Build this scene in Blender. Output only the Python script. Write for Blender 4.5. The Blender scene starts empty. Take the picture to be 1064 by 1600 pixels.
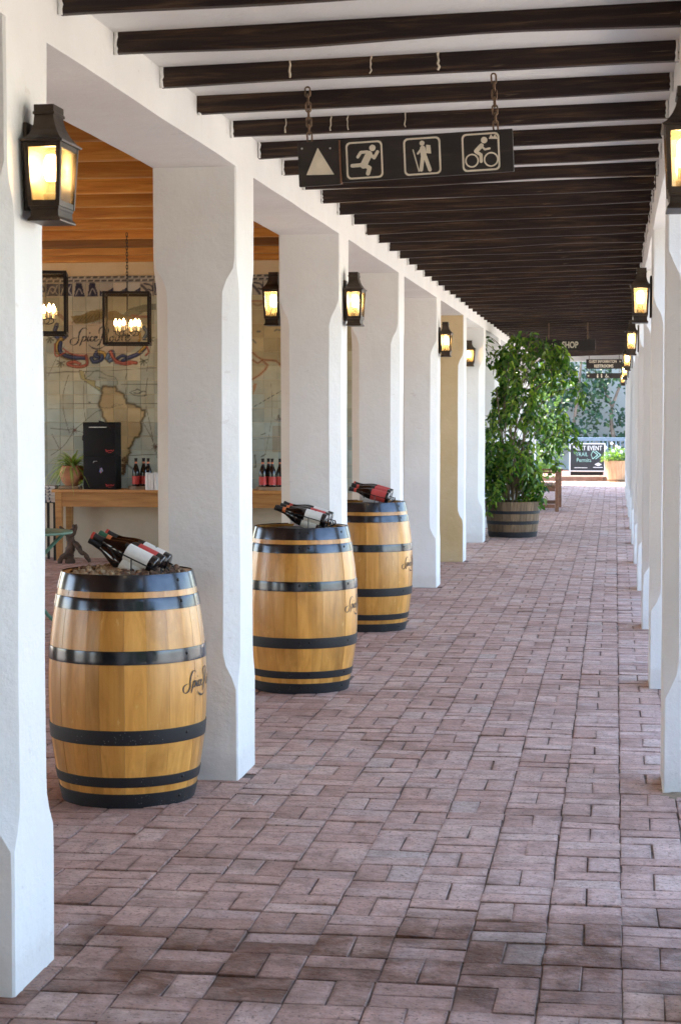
import bpy, bmesh, math, random
import numpy as np
from mathutils import Vector, Matrix, noise
R = math.radians
random.seed(7)
scene = bpy.context.scene
COL = scene.collection

# ------------------------------------------------------------------ camera, sky, sun, exposure
cam_d = bpy.data.cameras.new('camera')
cam = bpy.data.objects.new('camera', cam_d)
COL.objects.link(cam)
cam.location = (0, 0, 1.58)
_y, _p, _r = R(8.4535), R(3.0354), R(-0.0271)
_fw = Vector((-math.sin(_y) * math.cos(_p), math.cos(_y) * math.cos(_p), -math.sin(_p)))
_rt = Vector((math.cos(_y), math.sin(_y), 0))
_up = _rt.cross(_fw)
_rt2 = _rt * math.cos(_r) + _up * math.sin(_r)
_up2 = -_rt * math.sin(_r) + _up * math.cos(_r)
cam.rotation_euler = Matrix((_rt2, _up2, -_fw)).transposed().to_euler()
cam_d.sensor_fit = 'HORIZONTAL'
cam_d.sensor_width = 36.0
cam_d.lens = 36.0 * 2883.4 / 1064.0
cam_d.clip_start = 0.05
cam_d.clip_end = 2000
cam_d.dof.use_dof = True
cam_d.dof.focus_distance = 10.0
cam_d.dof.aperture_fstop = 20.0
scene.camera = cam

SUN_EL, SUN_AZ = R(56), math.atan2(-0.93, 0.36)       # azimuth clockwise from +Y: the sun stands over the left-hand roofs
world = bpy.data.worlds.new('World')
scene.world = world
world.use_nodes = True
wn = world.node_tree
bg = wn.nodes['Background']
sky = wn.nodes.new('ShaderNodeTexSky')
sky.sky_type = 'NISHITA'
sky.sun_disc = False
sky.sun_elevation = SUN_EL
sky.sun_rotation = SUN_AZ
sky.air_density = 1.0
sky.dust_density = 1.2
sky.ozone_density = 1.0
wn.links.new(sky.outputs[0], bg.inputs[0])
bg.inputs[1].default_value = 0.15

sun_d = bpy.data.lights.new('sun', 'SUN')
sun_d.energy = 3.6
sun_d.angle = R(0.55)
sun_d.color = (1.0, 0.93, 0.82)
sun = bpy.data.objects.new('sun', sun_d)
COL.objects.link(sun)
_s = Vector((math.sin(SUN_AZ) * math.cos(SUN_EL), math.cos(SUN_AZ) * math.cos(SUN_EL), math.sin(SUN_EL)))
sun.rotation_euler = (-_s).to_track_quat('-Z', 'Y').to_euler()

vs = scene.view_settings
vs.view_transform = 'Standard'
vs.look = 'None'
vs.gamma = 1.0
vs.use_curve_mapping = False
vs.exposure = 3.0
scene.render.engine = 'CYCLES'
scene.cycles.use_denoising = True
scene.cycles.max_bounces = 8
scene.cycles.diffuse_bounces = 5
scene.cycles.transparent_max_bounces = 12
scene.cycles.caustics_reflective = False
scene.cycles.caustics_refractive = False
scene.cycles.sample_clamp_indirect = 6.0

# ------------------------------------------------------------------ helpers: meshes
class MB:
    """collects shapes, links them as one mesh object"""
    def __init__(self):
        self.v, self.f, self.m, self.c = [], [], [], None
    def add(self, vs, fs, mi=0, M=None):
        o = len(self.v)
        self.v += [tuple(M @ Vector(p)) if M else tuple(p) for p in vs]
        self.f += [tuple(i + o for i in q) for q in fs]
        self.m += [mi] * len(fs)
        return self
    def box(self, x0, x1, y0, y1, z0, z1, mi=0, M=None, b=0.0):
        if b <= 0:
            vs = [(x, y, z) for z in (z0, z1) for y in (y0, y1) for x in (x0, x1)]
            fs = [(0, 2, 3, 1), (4, 5, 7, 6), (0, 1, 5, 4), (2, 6, 7, 3), (0, 4, 6, 2), (1, 3, 7, 5)]
            return self.add(vs, fs, mi, M)
        bm = bmesh.new()
        r = bmesh.ops.create_cube(bm, size=1.0)
        for q in bm.verts:
            q.co = Vector(((x0 + x1) / 2 + q.co.x * (x1 - x0), (y0 + y1) / 2 + q.co.y * (y1 - y0), (z0 + z1) / 2 + q.co.z * (z1 - z0)))
        bmesh.ops.bevel(bm, geom=bm.edges[:], offset=b, segments=2, affect='EDGES', profile=0.5)
        bm.verts.index_update()
        vs = [tuple(q.co) for q in bm.verts]
        fs = [tuple(l.vert.index for l in fc.loops) for fc in bm.faces]
        bm.free()
        return self.add(vs, fs, mi, M)
    def lathe(self, prof, n=24, mi=0, M=None, cap0=False, cap1=False):
        vs, fs = [], []
        k = len(prof)
        for i in range(n):
            a = 2 * math.pi * i / n
            for r, z in prof:
                vs.append((r * math.cos(a), r * math.sin(a), z))
        for i in range(n):
            j = (i + 1) % n
            for q in range(k - 1):
                fs.append((i * k + q, j * k + q, j * k + q + 1, i * k + q + 1))
        if cap0:
            fs.append(tuple(i * k for i in reversed(range(n))))
        if cap1:
            fs.append(tuple(i * k + k - 1 for i in range(n)))
        return self.add(vs, fs, mi, M)
    def tube(self, pts, r, n=8, mi=0, M=None, closed=False):
        pts = [Vector(p) for p in pts]
        rs = r if isinstance(r, (list, tuple)) else [r] * len(pts)
        vs, fs = [], []
        prev = None
        for i, p in enumerate(pts):
            if closed:
                t = (pts[(i + 1) % len(pts)] - pts[i - 1]).normalized()
            else:
                t = (pts[min(i + 1, len(pts) - 1)] - pts[max(i - 1, 0)]).normalized()
            if prev is None:
                a = Vector((0, 0, 1)) if abs(t.z) < 0.9 else Vector((1, 0, 0))
                u = t.cross(a).normalized()
            else:
                u = (prev - t * prev.dot(t)).normalized()
            prev = u
            w = t.cross(u)
            for k in range(n):
                ang = 2 * math.pi * k / n
                vs.append(p + (u * math.cos(ang) + w * math.sin(ang)) * rs[i])
        L = len(pts)
        for i in range(L if closed else L - 1):
            j = (i + 1) % L
            for k in range(n):
                k2 = (k + 1) % n
                fs.append((i * n + k, i * n + k2, j * n + k2, j * n + k))
        if not closed:
            fs.append(tuple(reversed(range(n))))
            fs.append(tuple((L - 1) * n + k for k in range(n)))
        return self.add(vs, fs, mi, M)
    def prism(self, poly, z0, z1, mi=0, M=None):
        n = len(poly)
        vs = [(x, y, z0) for x, y in poly] + [(x, y, z1) for x, y in poly]
        fs = [tuple(reversed(range(n))), tuple(range(n, 2 * n))]
        fs += [(i, (i + 1) % n, n + (i + 1) % n, n + i) for i in range(n)]
        return self.add(vs, fs, mi, M)
    def mesh(self, name, mats, smooth=None):
        me = bpy.data.meshes.new(name)
        me.from_pydata(self.v, [], self.f)
        mats = mats if isinstance(mats, (list, tuple)) else [mats]
        for m in mats:
            me.materials.append(m)
        if len(mats) > 1:
            me.polygons.foreach_set('material_index', self.m)
        me.validate()
        if smooth is not None:
            me.polygons.foreach_set('use_smooth', [True] * len(me.polygons))
            me.set_sharp_from_angle(angle=R(smooth))
        me.update()
        return me
    def build(self, name, mats, parent=None, smooth=None):
        return link(name, self.mesh(name, mats, smooth), parent)

def link(name, me, parent=None):
    o = bpy.data.objects.new(name, me)
    COL.objects.link(o)
    if parent is not None:
        o.parent = parent
    return o

def tag(o, label=None, cat=None, group=None, kind=None):
    if label: o['label'] = label
    if cat: o['category'] = cat
    if group: o['group'] = group
    if kind: o['kind'] = kind
    return o

def thing(name, label, cat, loc=(0, 0, 0), rz=0.0, group=None):
    o = bpy.data.objects.new(name, None)
    o.empty_display_size = 0.1
    COL.objects.link(o)
    o.location = loc
    o.rotation_euler = (0, 0, rz)
    return tag(o, label, cat, group)

def copy_tree(o, parent=None):
    c = o.copy()
    COL.objects.link(c)
    c.parent = parent
    for ch in list(o.children):
        copy_tree(ch, c)
    return c

def catmull(pts, n=6):
    P = [Vector(p) for p in pts]
    P = [P[0]] + P + [P[-1]]
    out = []
    for i in range(1, len(P) - 2):
        for k in range(n):
            t = k / n
            a, b, c, d = P[i - 1], P[i], P[i + 1], P[i + 2]
            out.append(0.5 * ((2 * b) + (c - a) * t + (2 * a - 5 * b + 4 * c - d) * t * t + (3 * b - a - 3 * c + d) * t ** 3))
    out.append(P[-2])
    return out

def wob(p, amp=0.0035):
    v = Vector(p)
    a = noise.noise_vector(v * 1.6) * amp
    b = noise.noise_vector(v * 6.0) * amp * 0.32
    return v + a + b

# ------------------------------------------------------------------ helpers: materials
def ramp(nt, fac, stops):
    n = nt.nodes.new('ShaderNodeValToRGB')
    while len(n.color_ramp.elements) < len(stops):
        n.color_ramp.elements.new(0.5)
    for e, (p, c) in zip(n.color_ramp.elements, stops):
        e.position = p
        e.color = (*c, 1) if len(c) == 3 else c
    nt.links.new(fac, n.inputs[0])
    return n.outputs[0]

def nz(nt, vec, scale, detail=4, rough=0.55, dist=0.0):
    n = nt.nodes.new('ShaderNodeTexNoise')
    n.inputs['Scale'].default_value = scale
    n.inputs['Detail'].default_value = detail
    n.inputs['Roughness'].default_value = rough
    n.inputs['Distortion'].default_value = dist
    if vec is not None:
        nt.links.new(vec, n.inputs['Vector'])
    return n.outputs[0]

def mixc(nt, a, b, fac, mode='MIX'):
    n = nt.nodes.new('ShaderNodeMix')
    n.data_type = 'RGBA'
    n.blend_type = mode
    for sock, val in ((n.inputs[6], a), (n.inputs[7], b), (n.inputs[0], fac)):
        if isinstance(val, (int, float)):
            sock.default_value = val
        elif isinstance(val, tuple):
            sock.default_value = (*val, 1)
        else:
            nt.links.new(val, sock)
    return n.outputs[2]

def mth(nt, op, a, b=None, clamp=False):
    n = nt.nodes.new('ShaderNodeMath')
    n.operation = op
    n.use_clamp = clamp
    for i, val in enumerate((a, b)):
        if val is None:
            continue
        if isinstance(val, (int, float)):
            n.inputs[i].default_value = val
        else:
            nt.links.new(val, n.inputs[i])
    return n.outputs[0]

def coords(nt, kind='Object', scale=None):
    t = nt.nodes.new('ShaderNodeTexCoord')
    out = t.outputs[kind]
    if scale:
        m = nt.nodes.new('ShaderNodeMapping')
        m.inputs['Scale'].default_value = scale
        nt.links.new(out, m.inputs[0])
        out = m.outputs[0]
    return out

def world_pos(nt, scale=None):
    g = nt.nodes.new('ShaderNodeNewGeometry')
    out = g.outputs['Position']
    if scale:
        m = nt.nodes.new('ShaderNodeMapping')
        m.inputs['Scale'].default_value = scale
        nt.links.new(out, m.inputs[0])
        out = m.outputs[0]
    return out

def objrand(nt):
    return nt.nodes.new('ShaderNodeObjectInfo').outputs['Random']

def mat(name):
    m = bpy.data.materials.new(name)
    m.use_nodes = True
    nt = m.node_tree
    return m, nt, nt.nodes['Principled BSDF']

def setin(nt, sock, val):
    if isinstance(val, (int, float)):
        sock.default_value = val
    elif isinstance(val, tuple):
        sock.default_value = (*val, 1)
    else:
        nt.links.new(val, sock)

def bump(nt, bs, h, strength=0.3, dist=0.01):
    b = nt.nodes.new('ShaderNodeBump')
    b.inputs['Strength'].default_value = strength
    b.inputs['Distance'].default_value = dist
    nt.links.new(h, b.inputs['Height'])
    nt.links.new(b.outputs[0], bs.inputs['Normal'])

def simple(name, col, rough=0.5, metal=0.0, var=0.0, vscale=8.0, bstr=0.0, bscale=60.0, spec=0.5):
    m, nt, bs = mat(name)
    c = col
    if var:
        f = nz(nt, world_pos(nt), vscale)
        lo = tuple(x * (1 - var) for x in col)
        hi = tuple(min(1, x * (1 + var)) for x in col)
        c = ramp(nt, f, [(0.3, lo), (0.7, hi)])
    setin(nt, bs.inputs['Base Color'], c)
    bs.inputs['Roughness'].default_value = rough
    bs.inputs['Metallic'].default_value = metal
    bs.inputs['Specular IOR Level'].default_value = spec
    if bstr:
        bump(nt, bs, nz(nt, world_pos(nt), bscale), bstr, 0.004)
    return m

def plaster_mat(name, col, tint, stain=(0.5, 0.42, 0.32), sk=0.16):
    m, nt, bs = mat(name)
    wp = world_pos(nt)
    f1 = nz(nt, wp, 1.3, 5, 0.6)
    c = ramp(nt, f1, [(0.3, tint), (0.65, col)])
    # scuffs and splash dirt in streaky patches
    st = nz(nt, world_pos(nt, (3.5, 3.5, 0.9)), 1.6, 6, 0.65, 0.4)
    k = ramp(nt, st, [(0.63, (0, 0, 0)), (0.78, (1, 1, 1))])
    c = mixc(nt, c, stain, mth(nt, 'MULTIPLY', k, sk))
    sz = nt.nodes.new('ShaderNodeSeparateXYZ'); nt.links.new(wp, sz.inputs[0])
    hgt = mth(nt, 'ADD', sz.outputs[2], mth(nt, 'MULTIPLY', nz(nt, wp, 9, 5, 0.7), -0.16))
    spl = ramp(nt, hgt, [(-0.0, (1, 1, 1)), (0.05, (0, 0, 0))])
    c = mixc(nt, c, (0.42, 0.32, 0.24), mth(nt, 'MULTIPLY', spl, 0.16))
    scf = ramp(nt, nz(nt, world_pos(nt, (1, 1, 2.2)), 13, 3, 0.5), [(0.70, (0, 0, 0)), (0.74, (1, 1, 1))])
    c = mixc(nt, c, (0.55, 0.50, 0.45), mth(nt, 'MULTIPLY', scf, 0.30))
    setin(nt, bs.inputs['Base Color'], c)
    bs.inputs['Roughness'].default_value = 0.82
    bs.inputs['Specular IOR Level'].default_value = 0.25
    h = mth(nt, 'ADD', mth(nt, 'MULTIPLY', nz(nt, wp, 7, 3), 1.0), mth(nt, 'MULTIPLY', nz(nt, wp, 55, 4, 0.7), 0.28))
    bump(nt, bs, h, 0.6, 0.013)
    return m

M = {}
M['plaster'] = plaster_mat('white_limewash', (0.80, 0.79, 0.765), (0.72, 0.705, 0.68))
M['ochre'] = plaster_mat('ochre_limewash', (0.68, 0.545, 0.335), (0.55, 0.405, 0.21), (0.76, 0.69, 0.54), 0.85)
M['room_plaster'] = plaster_mat('cream_plaster', (0.60, 0.53, 0.41), (0.50, 0.42, 0.30), (0.35, 0.28, 0.18))
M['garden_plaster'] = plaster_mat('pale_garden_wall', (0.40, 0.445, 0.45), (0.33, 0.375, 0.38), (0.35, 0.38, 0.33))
M['ceiling'] = plaster_mat('white_ceiling', (0.78, 0.77, 0.75), (0.72, 0.71, 0.69), (0.5, 0.42, 0.36))

def beam_mat():
    m, nt, bs = mat('dark_stained_beam')
    oc = coords(nt, 'Object', (1.2, 22, 22))
    r = objrand(nt)
    off = nt.nodes.new('ShaderNodeVectorMath'); off.operation = 'ADD'
    nt.links.new(oc, off.inputs[0])
    cmb = nt.nodes.new('ShaderNodeCombineXYZ')
    nt.links.new(mth(nt, 'MULTIPLY', r, 37.0), cmb.inputs[0])
    nt.links.new(cmb.outputs[0], off.inputs[1])
    v = off.outputs[0]
    g = nz(nt, v, 2.0, 6, 0.65, 0.6)
    c = ramp(nt, g, [(0.28, (0.012, 0.0064, 0.0056)), (0.48, (0.021, 0.0115, 0.0088)), (0.60, (0.052, 0.028, 0.016)), (0.78, (0.14, 0.080, 0.040))])
    # pale scratches along the grain where the stain has worn
    sc = nz(nt, coords(nt, 'Object', (3.0, 60, 60)), 1.6, 3, 0.5, 0.3)
    k = ramp(nt, sc, [(0.70, (0, 0, 0)), (0.76, (1, 1, 1))])
    c = mixc(nt, c, (0.24, 0.17, 0.11), mth(nt, 'MULTIPLY', k, 0.5))
    setin(nt, bs.inputs['Base Color'], c)
    bs.inputs['Roughness'].default_value = 0.5
    bs.inputs['Specular IOR Level'].default_value = 0.25
    bump(nt, bs, g, 0.35, 0.004)
    return m
M['beam'] = beam_mat()

def wood_mat(name, stops, scale=(1.0, 14, 14), rough=0.45, bs_=0.25, randmix=0.35, spec=0.4, smudge=0.0):
    m, nt, bs = mat(name)
    oc = coords(nt, 'Object', scale)
    cmb = nt.nodes.new('ShaderNodeCombineXYZ')
    r = objrand(nt)
    for i in range(3):
        nt.links.new(mth(nt, 'MULTIPLY', r, 21.0 + 9 * i), cmb.inputs[i])
    off = nt.nodes.new('ShaderNodeVectorMath'); off.operation = 'ADD'
    nt.links.new(oc, off.inputs[0]); nt.links.new(cmb.outputs[0], off.inputs[1])
    g = nz(nt, off.outputs[0], 1.6, 7, 0.62, 0.8)
    c = ramp(nt, g, stops)
    dk = ramp(nt, r, [(0.0, (1 - randmix,) * 3), (1.0, (1 + randmix * 0.3,) * 3)])
    c = mixc(nt, c, dk, 1.0, 'MULTIPLY')
    if smudge:
        sm_ = nz(nt, world_pos(nt, (1, 1, 0.6)), 5.5, 5, 0.6, 0.5)
        c = mixc(nt, c, ramp(nt, sm_, [(0.30, (0.55, 0.48, 0.40)), (0.52, (1, 1, 1)), (0.75, (1.12, 1.16, 1.25))]), smudge, 'MULTIPLY')
        fk_ = nz(nt, world_pos(nt, (1, 1, 0.35)), 46, 3, 0.6)
        c = mixc(nt, c, (0.80, 0.55, 0.22), mth(nt, 'MULTIPLY', ramp(nt, fk_, [(0.66, (0, 0, 0)), (0.72, (1, 1, 1))]), 0.35))
    setin(nt, bs.inputs['Base Color'], c)
    bs.inputs['Roughness'].default_value = rough
    bs.inputs['Specular IOR Level'].default_value = spec
    bump(nt, bs, g, bs_, 0.003)
    return m
M['room_wood'] = wood_mat('amber_ceiling_wood', [(0.25, (0.34, 0.115, 0.013)), (0.5, (0.54, 0.215, 0.030)), (0.75, (0.72, 0.36, 0.07))], (0.9, 12, 12), 0.5, 0.3, 0.62)
M['table_wood'] = wood_mat('honey_table_wood', [(0.25, (0.30, 0.135, 0.038)), (0.5, (0.46, 0.225, 0.068)), (0.75, (0.58, 0.32, 0.11))], (1.2, 18, 18), 0.45)
M['slab_wood'] = wood_mat('pale_slab_wood', [(0.25, (0.20, 0.13, 0.08)), (0.75, (0.45, 0.33, 0.21))], (8, 8, 3), 0.6)
M['bench_wood'] = wood_mat('brown_bench_wood', [(0.25, (0.13, 0.055, 0.028)), (0.75, (0.30, 0.14, 0.07))], (12, 1.0, 12), 0.55)
M['oak'] = wood_mat('varnished_oak', [(0.18, (0.42, 0.170, 0.028)), (0.42, (0.64, 0.290, 0.052)), (0.62, (0.75, 0.365, 0.080)), (0.85, (0.84, 0.475, 0.15))], (16, 16, 1.3), 0.34, 0.08, 0.34, 0.45, 0.55)
M['oak'].node_tree.nodes['Principled BSDF'].inputs['Coat Weight'].default_value = 0.35
M['oak'].node_tree.nodes['Principled BSDF'].inputs['Coat Roughness'].default_value = 0.22
M['tub_oak'] = wood_mat('weathered_tub_oak', [(0.25, (0.10, 0.062, 0.035)), (0.5, (0.19, 0.12, 0.065)), (0.75, (0.30, 0.20, 0.11))], (22, 22, 1.5), 0.65, 0.3, 0.35, 0.3)
M['pale_tub'] = wood_mat('pale_tub_wood', [(0.25, (0.34, 0.22, 0.12)), (0.75, (0.55, 0.39, 0.24))], (22, 22, 1.5), 0.7, 0.3, 0.25, 0.3)
M['head_wood'] = wood_mat('dark_barrel_head', [(0.25, (0.035, 0.018, 0.010)), (0.75, (0.085, 0.045, 0.026))], (1.5, 22, 22), 0.5, 0.2)

def hoop_mat():
    m, nt, bs = mat('black_hoop_steel')
    n = nz(nt, coords(nt), 14, 5, 0.6)
    setin(nt, bs.inputs['Base Color'], ramp(nt, n, [(0.35, (0.040, 0.043, 0.050)), (0.75, (0.075, 0.078, 0.088))]))
    bs.inputs['Metallic'].default_value = 0.8
    setin(nt, bs.inputs['Roughness'], ramp(nt, n, [(0.3, (0.14,) * 3), (0.8, (0.24,) * 3)]))
    bs.inputs['Specular IOR Level'].default_value = 0.6
    bump(nt, bs, nz(nt, coords(nt), 9, 2), 0.10, 0.003)
    return m
M['hoop'] = hoop_mat()
def hoop_dusty():
    m, nt, bs = mat('dusty_black_hoop')
    v = nt.nodes.new('ShaderNodeTexVoronoi'); v.inputs['Scale'].default_value = 95
    nt.links.new(coords(nt), v.inputs['Vector'])
    k = ramp(nt, v.outputs['Distance'], [(0.10, (1, 1, 1)), (0.17, (0, 0, 0))])
    k2 = ramp(nt, nz(nt, coords(nt), 12, 3), [(0.5, (0, 0, 0)), (0.62, (1, 1, 1))])
    k = mth(nt, 'MULTIPLY', k, k2)
    setin(nt, bs.inputs['Base Color'], mixc(nt, (0.014, 0.014, 0.016), (0.30, 0.28, 0.26), k))
    bs.inputs['Roughness'].default_value = 0.5
    bs.inputs['Specular IOR Level'].default_value = 0.4
    return m
M['hoop_dusty'] = hoop_dusty()
M['lamp_metal'] = simple('bronze_black_metal', (0.055, 0.038, 0.026), 0.42, 0.55, 0.4, 14, 0.08, 40)
M['black_iron'] = simple('black_iron', (0.018, 0.016, 0.015), 0.5, 0.5, 0.3, 10)
M['chain'] = simple('rusty_chain', (0.16, 0.10, 0.06), 0.6, 0.6, 0.5, 60)
M['wire'] = simple('black_wire', (0.012, 0.012, 0.013), 0.4, 0.4)
M['steel'] = simple('bright_wire_steel', (0.5, 0.5, 0.5), 0.3, 1.0)
M['ink'] = simple('black_brand_ink', (0.022, 0.014, 0.010), 0.6)
M['cream_print'] = simple('cream_routed_paint', (0.62, 0.54, 0.42), 0.7, 0, 0.12, 20)
M['white_print'] = simple('white_print', (0.75, 0.75, 0.73), 0.6, 0, 0.05, 10)
M['chalk'] = simple('mint_chalk', (0.32, 0.55, 0.47), 0.9, 0, 0.3, 25)
M['board'] = wood_mat('dark_sign_board', [(0.25, (0.010, 0.007, 0.006)), (0.6, (0.020, 0.013, 0.010)), (0.85, (0.05, 0.033, 0.022))], (2, 25, 25), 0.5, 0.2, 0.1)
M['chalkboard'] = simple('chalkboard_black', (0.024, 0.026, 0.028), 0.6, 0, 0.35, 4)
M['bag'] = simple('black_bag_fabric', (0.0045, 0.0045, 0.0065), 0.7, 0, 0.2, 30, 0.3, 300, 0.3)
M['red_print'] = simple('red_stitching', (0.45, 0.035, 0.04), 0.6)
M['terracotta'] = simple('terracotta', (0.42, 0.20, 0.11), 0.8, 0, 0.2, 12, 0.15, 50)
M['paper'] = simple('white_paper', (0.70, 0.70, 0.68), 0.7, 0, 0.06, 12)
M['label_white'] = simple('white_label', (0.72, 0.71, 0.66), 0.6, 0, 0.05, 40)
M['label_red'] = simple('red_label', (0.50, 0.060, 0.055), 0.55, 0, 0.08, 40)
M['foil_red'] = simple('red_foil', (0.50, 0.06, 0.04), 0.4, 0.2)
M['foil_orange'] = simple('orange_foil', (0.62, 0.17, 0.055), 0.4, 0.2)
M['foil_copper'] = simple('copper_foil', (0.60, 0.24, 0.13), 0.35, 0.4)
M['foil_green'] = simple('green_foil', (0.02, 0.09, 0.045), 0.4, 0.2)
M['foil_black'] = simple('black_foil', (0.012, 0.011, 0.012), 0.35, 0.2)
M['bottle_glass'] = simple('dark_wine_glass', (0.007, 0.005, 0.006), 0.06, 0, 0, 8, 0, 60, 0.6)
M['green_paint'] = simple('green_table_paint', (0.09, 0.20, 0.14), 0.45, 0, 0.2, 10)
M['blue_paint'] = simple('slate_blue_paint', (0.15, 0.22, 0.28), 0.6, 0, 0.15, 10)
M['candle'] = simple('cream_candle_sleeve', (0.75, 0.66, 0.50), 0.6)
M['bark'] = simple('grey_bark', (0.20, 0.16, 0.125), 0.9, 0, 0.35, 9, 0.6, 30)
M['stem'] = simple('brown_stem', (0.15, 0.105, 0.055), 0.8, 0, 0.3, 20, 0.3, 60)
M['stump'] = simple('gnarled_vine_wood', (0.075, 0.046, 0.030), 0.85, 0, 0.45, 18, 0.8, 45)
M['soil'] = simple('sandy_soil', (0.17, 0.12, 0.085), 0.95, 0, 0.4, 30, 0.7, 90)
M['joint'] = simple('joint_soil', (0.15, 0.10, 0.075), 0.95, 0, 0.5, 20, 0.5, 120)
M['bakelite'] = simple('brown_lamp_socket', (0.08, 0.05, 0.03), 0.5)
M['shade_hedge_core'] = simple('shade_hedge_growth', (0.03, 0.055, 0.02), 0.9, 0, 0.4, 4, 0.8, 12)
M['sand'] = simple('pale_sand', (0.30, 0.23, 0.15), 0.95, 0, 0.35, 25, 0.8, 110)
M['petal'] = simple('white_petal', (0.80, 0.80, 0.76), 0.6)
M['kerb'] = simple('brown_kerb_stone', (0.22, 0.13, 0.095), 0.85, 0, 0.25, 6, 0.4, 40)
M['roof'] = simple('dark_thatch_roof', (0.09, 0.08, 0.07), 0.95, 0, 0.3, 6, 0.5, 40)

def emit(name, col, s):
    m = bpy.data.materials.new(name)
    m.use_nodes = True
    nt = m.node_tree
    nt.nodes.remove(nt.nodes['Principled BSDF'])
    e = nt.nodes.new('ShaderNodeEmission')
    e.inputs[0].default_value = (*col, 1)
    e.inputs[1].default_value = s
    nt.links.new(e.outputs[0], nt.nodes['Material Output'].inputs[0])
    return m
M['bulb'] = emit('lit_bulb', (1.0, 0.68, 0.32), 18.0)
M['candle_bulb'] = emit('lit_candle_bulb', (1.0, 0.62, 0.28), 9.0)

def pane_mat(name, clear, tint, fk=0.8):
    m = bpy.data.materials.new(name)
    m.use_nodes = True
    nt = m.node_tree
    nt.nodes.remove(nt.nodes['Principled BSDF'])
    tr = nt.nodes.new('ShaderNodeBsdfTransparent'); tr.inputs[0].default_value = (0.97, 0.95, 0.90, 1)
    tl = nt.nodes.new('ShaderNodeBsdfTranslucent'); tl.inputs[0].default_value = (*tint, 1)
    gl = nt.nodes.new('ShaderNodeBsdfGlossy'); gl.inputs['Roughness'].default_value = 0.08
    a = nt.nodes.new('ShaderNodeMixShader')
    f = nz(nt, coords(nt), 35, 3)
    nt.links.new(ramp(nt, f, [(0.3, (min(1, clear + 0.05),) * 3), (0.7, (clear - (0.05 if clear < 1 else 0.01),) * 3)]), a.inputs[0])
    nt.links.new(tl.outputs[0], a.inputs[1]); nt.links.new(tr.outputs[0], a.inputs[2])
    fr = nt.nodes.new('ShaderNodeFresnel'); fr.inputs[0].default_value = 1.45
    b = nt.nodes.new('ShaderNodeMixShader')
    nt.links.new(mth(nt, 'MULTIPLY', fr.outputs[0], fk), b.inputs[0])
    nt.links.new(a.outputs[0], b.inputs[1]); nt.links.new(gl.outputs[0], b.inputs[2])
    nt.links.new(b.outputs[0], nt.nodes['Material Output'].inputs[0])
    return m
M['lamp_glass'] = pane_mat('seeded_lamp_glass', 0.88, (0.95, 0.80, 0.50))
M['clear_glass'] = pane_mat('clear_lantern_glass', 1.0, (0.9, 0.9, 0.85), 0.35)

def leaf_mat(name, stops, gloss=0.35, trans=0.35):
    m, nt, bs = mat(name)
    at = nt.nodes.new('ShaderNodeAttribute'); at.attribute_name = 'rnd'
    c = ramp(nt, at.outputs['Fac'], stops)
    setin(nt, bs.inputs['Base Color'], c)
    bs.inputs['Roughness'].default_value = gloss
    tl = nt.nodes.new('ShaderNodeBsdfTranslucent')
    nt.links.new(mixc(nt, c, (1.6, 1.9, 0.7), 1.0, 'MULTIPLY'), tl.inputs[0])
    mx = nt.nodes.new('ShaderNodeMixShader'); mx.inputs[0].default_value = trans
    nt.links.new(bs.outputs[0], mx.inputs[1]); nt.links.new(tl.outputs[0], mx.inputs[2])
    nt.links.new(mx.outputs[0], nt.nodes['Material Output'].inputs[0])
    return m
M['ficus'] = leaf_mat('ficus_leaf', [(0.0, (0.022, 0.065, 0.014)), (0.45, (0.070, 0.145, 0.024)), (1.0, (0.30, 0.38, 0.06))], 0.18, 0.38)
M['vine_leaf'] = leaf_mat('creeper_leaf', [(0.0, (0.018, 0.050, 0.028)), (0.6, (0.032, 0.080, 0.038)), (1.0, (0.07, 0.14, 0.05))], 0.45, 0.25)
M['bush_leaf'] = leaf_mat('bush_leaf', [(0.0, (0.05, 0.11, 0.02)), (0.6, (0.10, 0.18, 0.03)), (1.0, (0.20, 0.26, 0.05))], 0.4)
M['spider_leaf'] = leaf_mat('spider_plant_leaf', [(0.0, (0.13, 0.22, 0.05)), (0.55, (0.26, 0.35, 0.10)), (1.0, (0.55, 0.58, 0.30))], 0.4)

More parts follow.
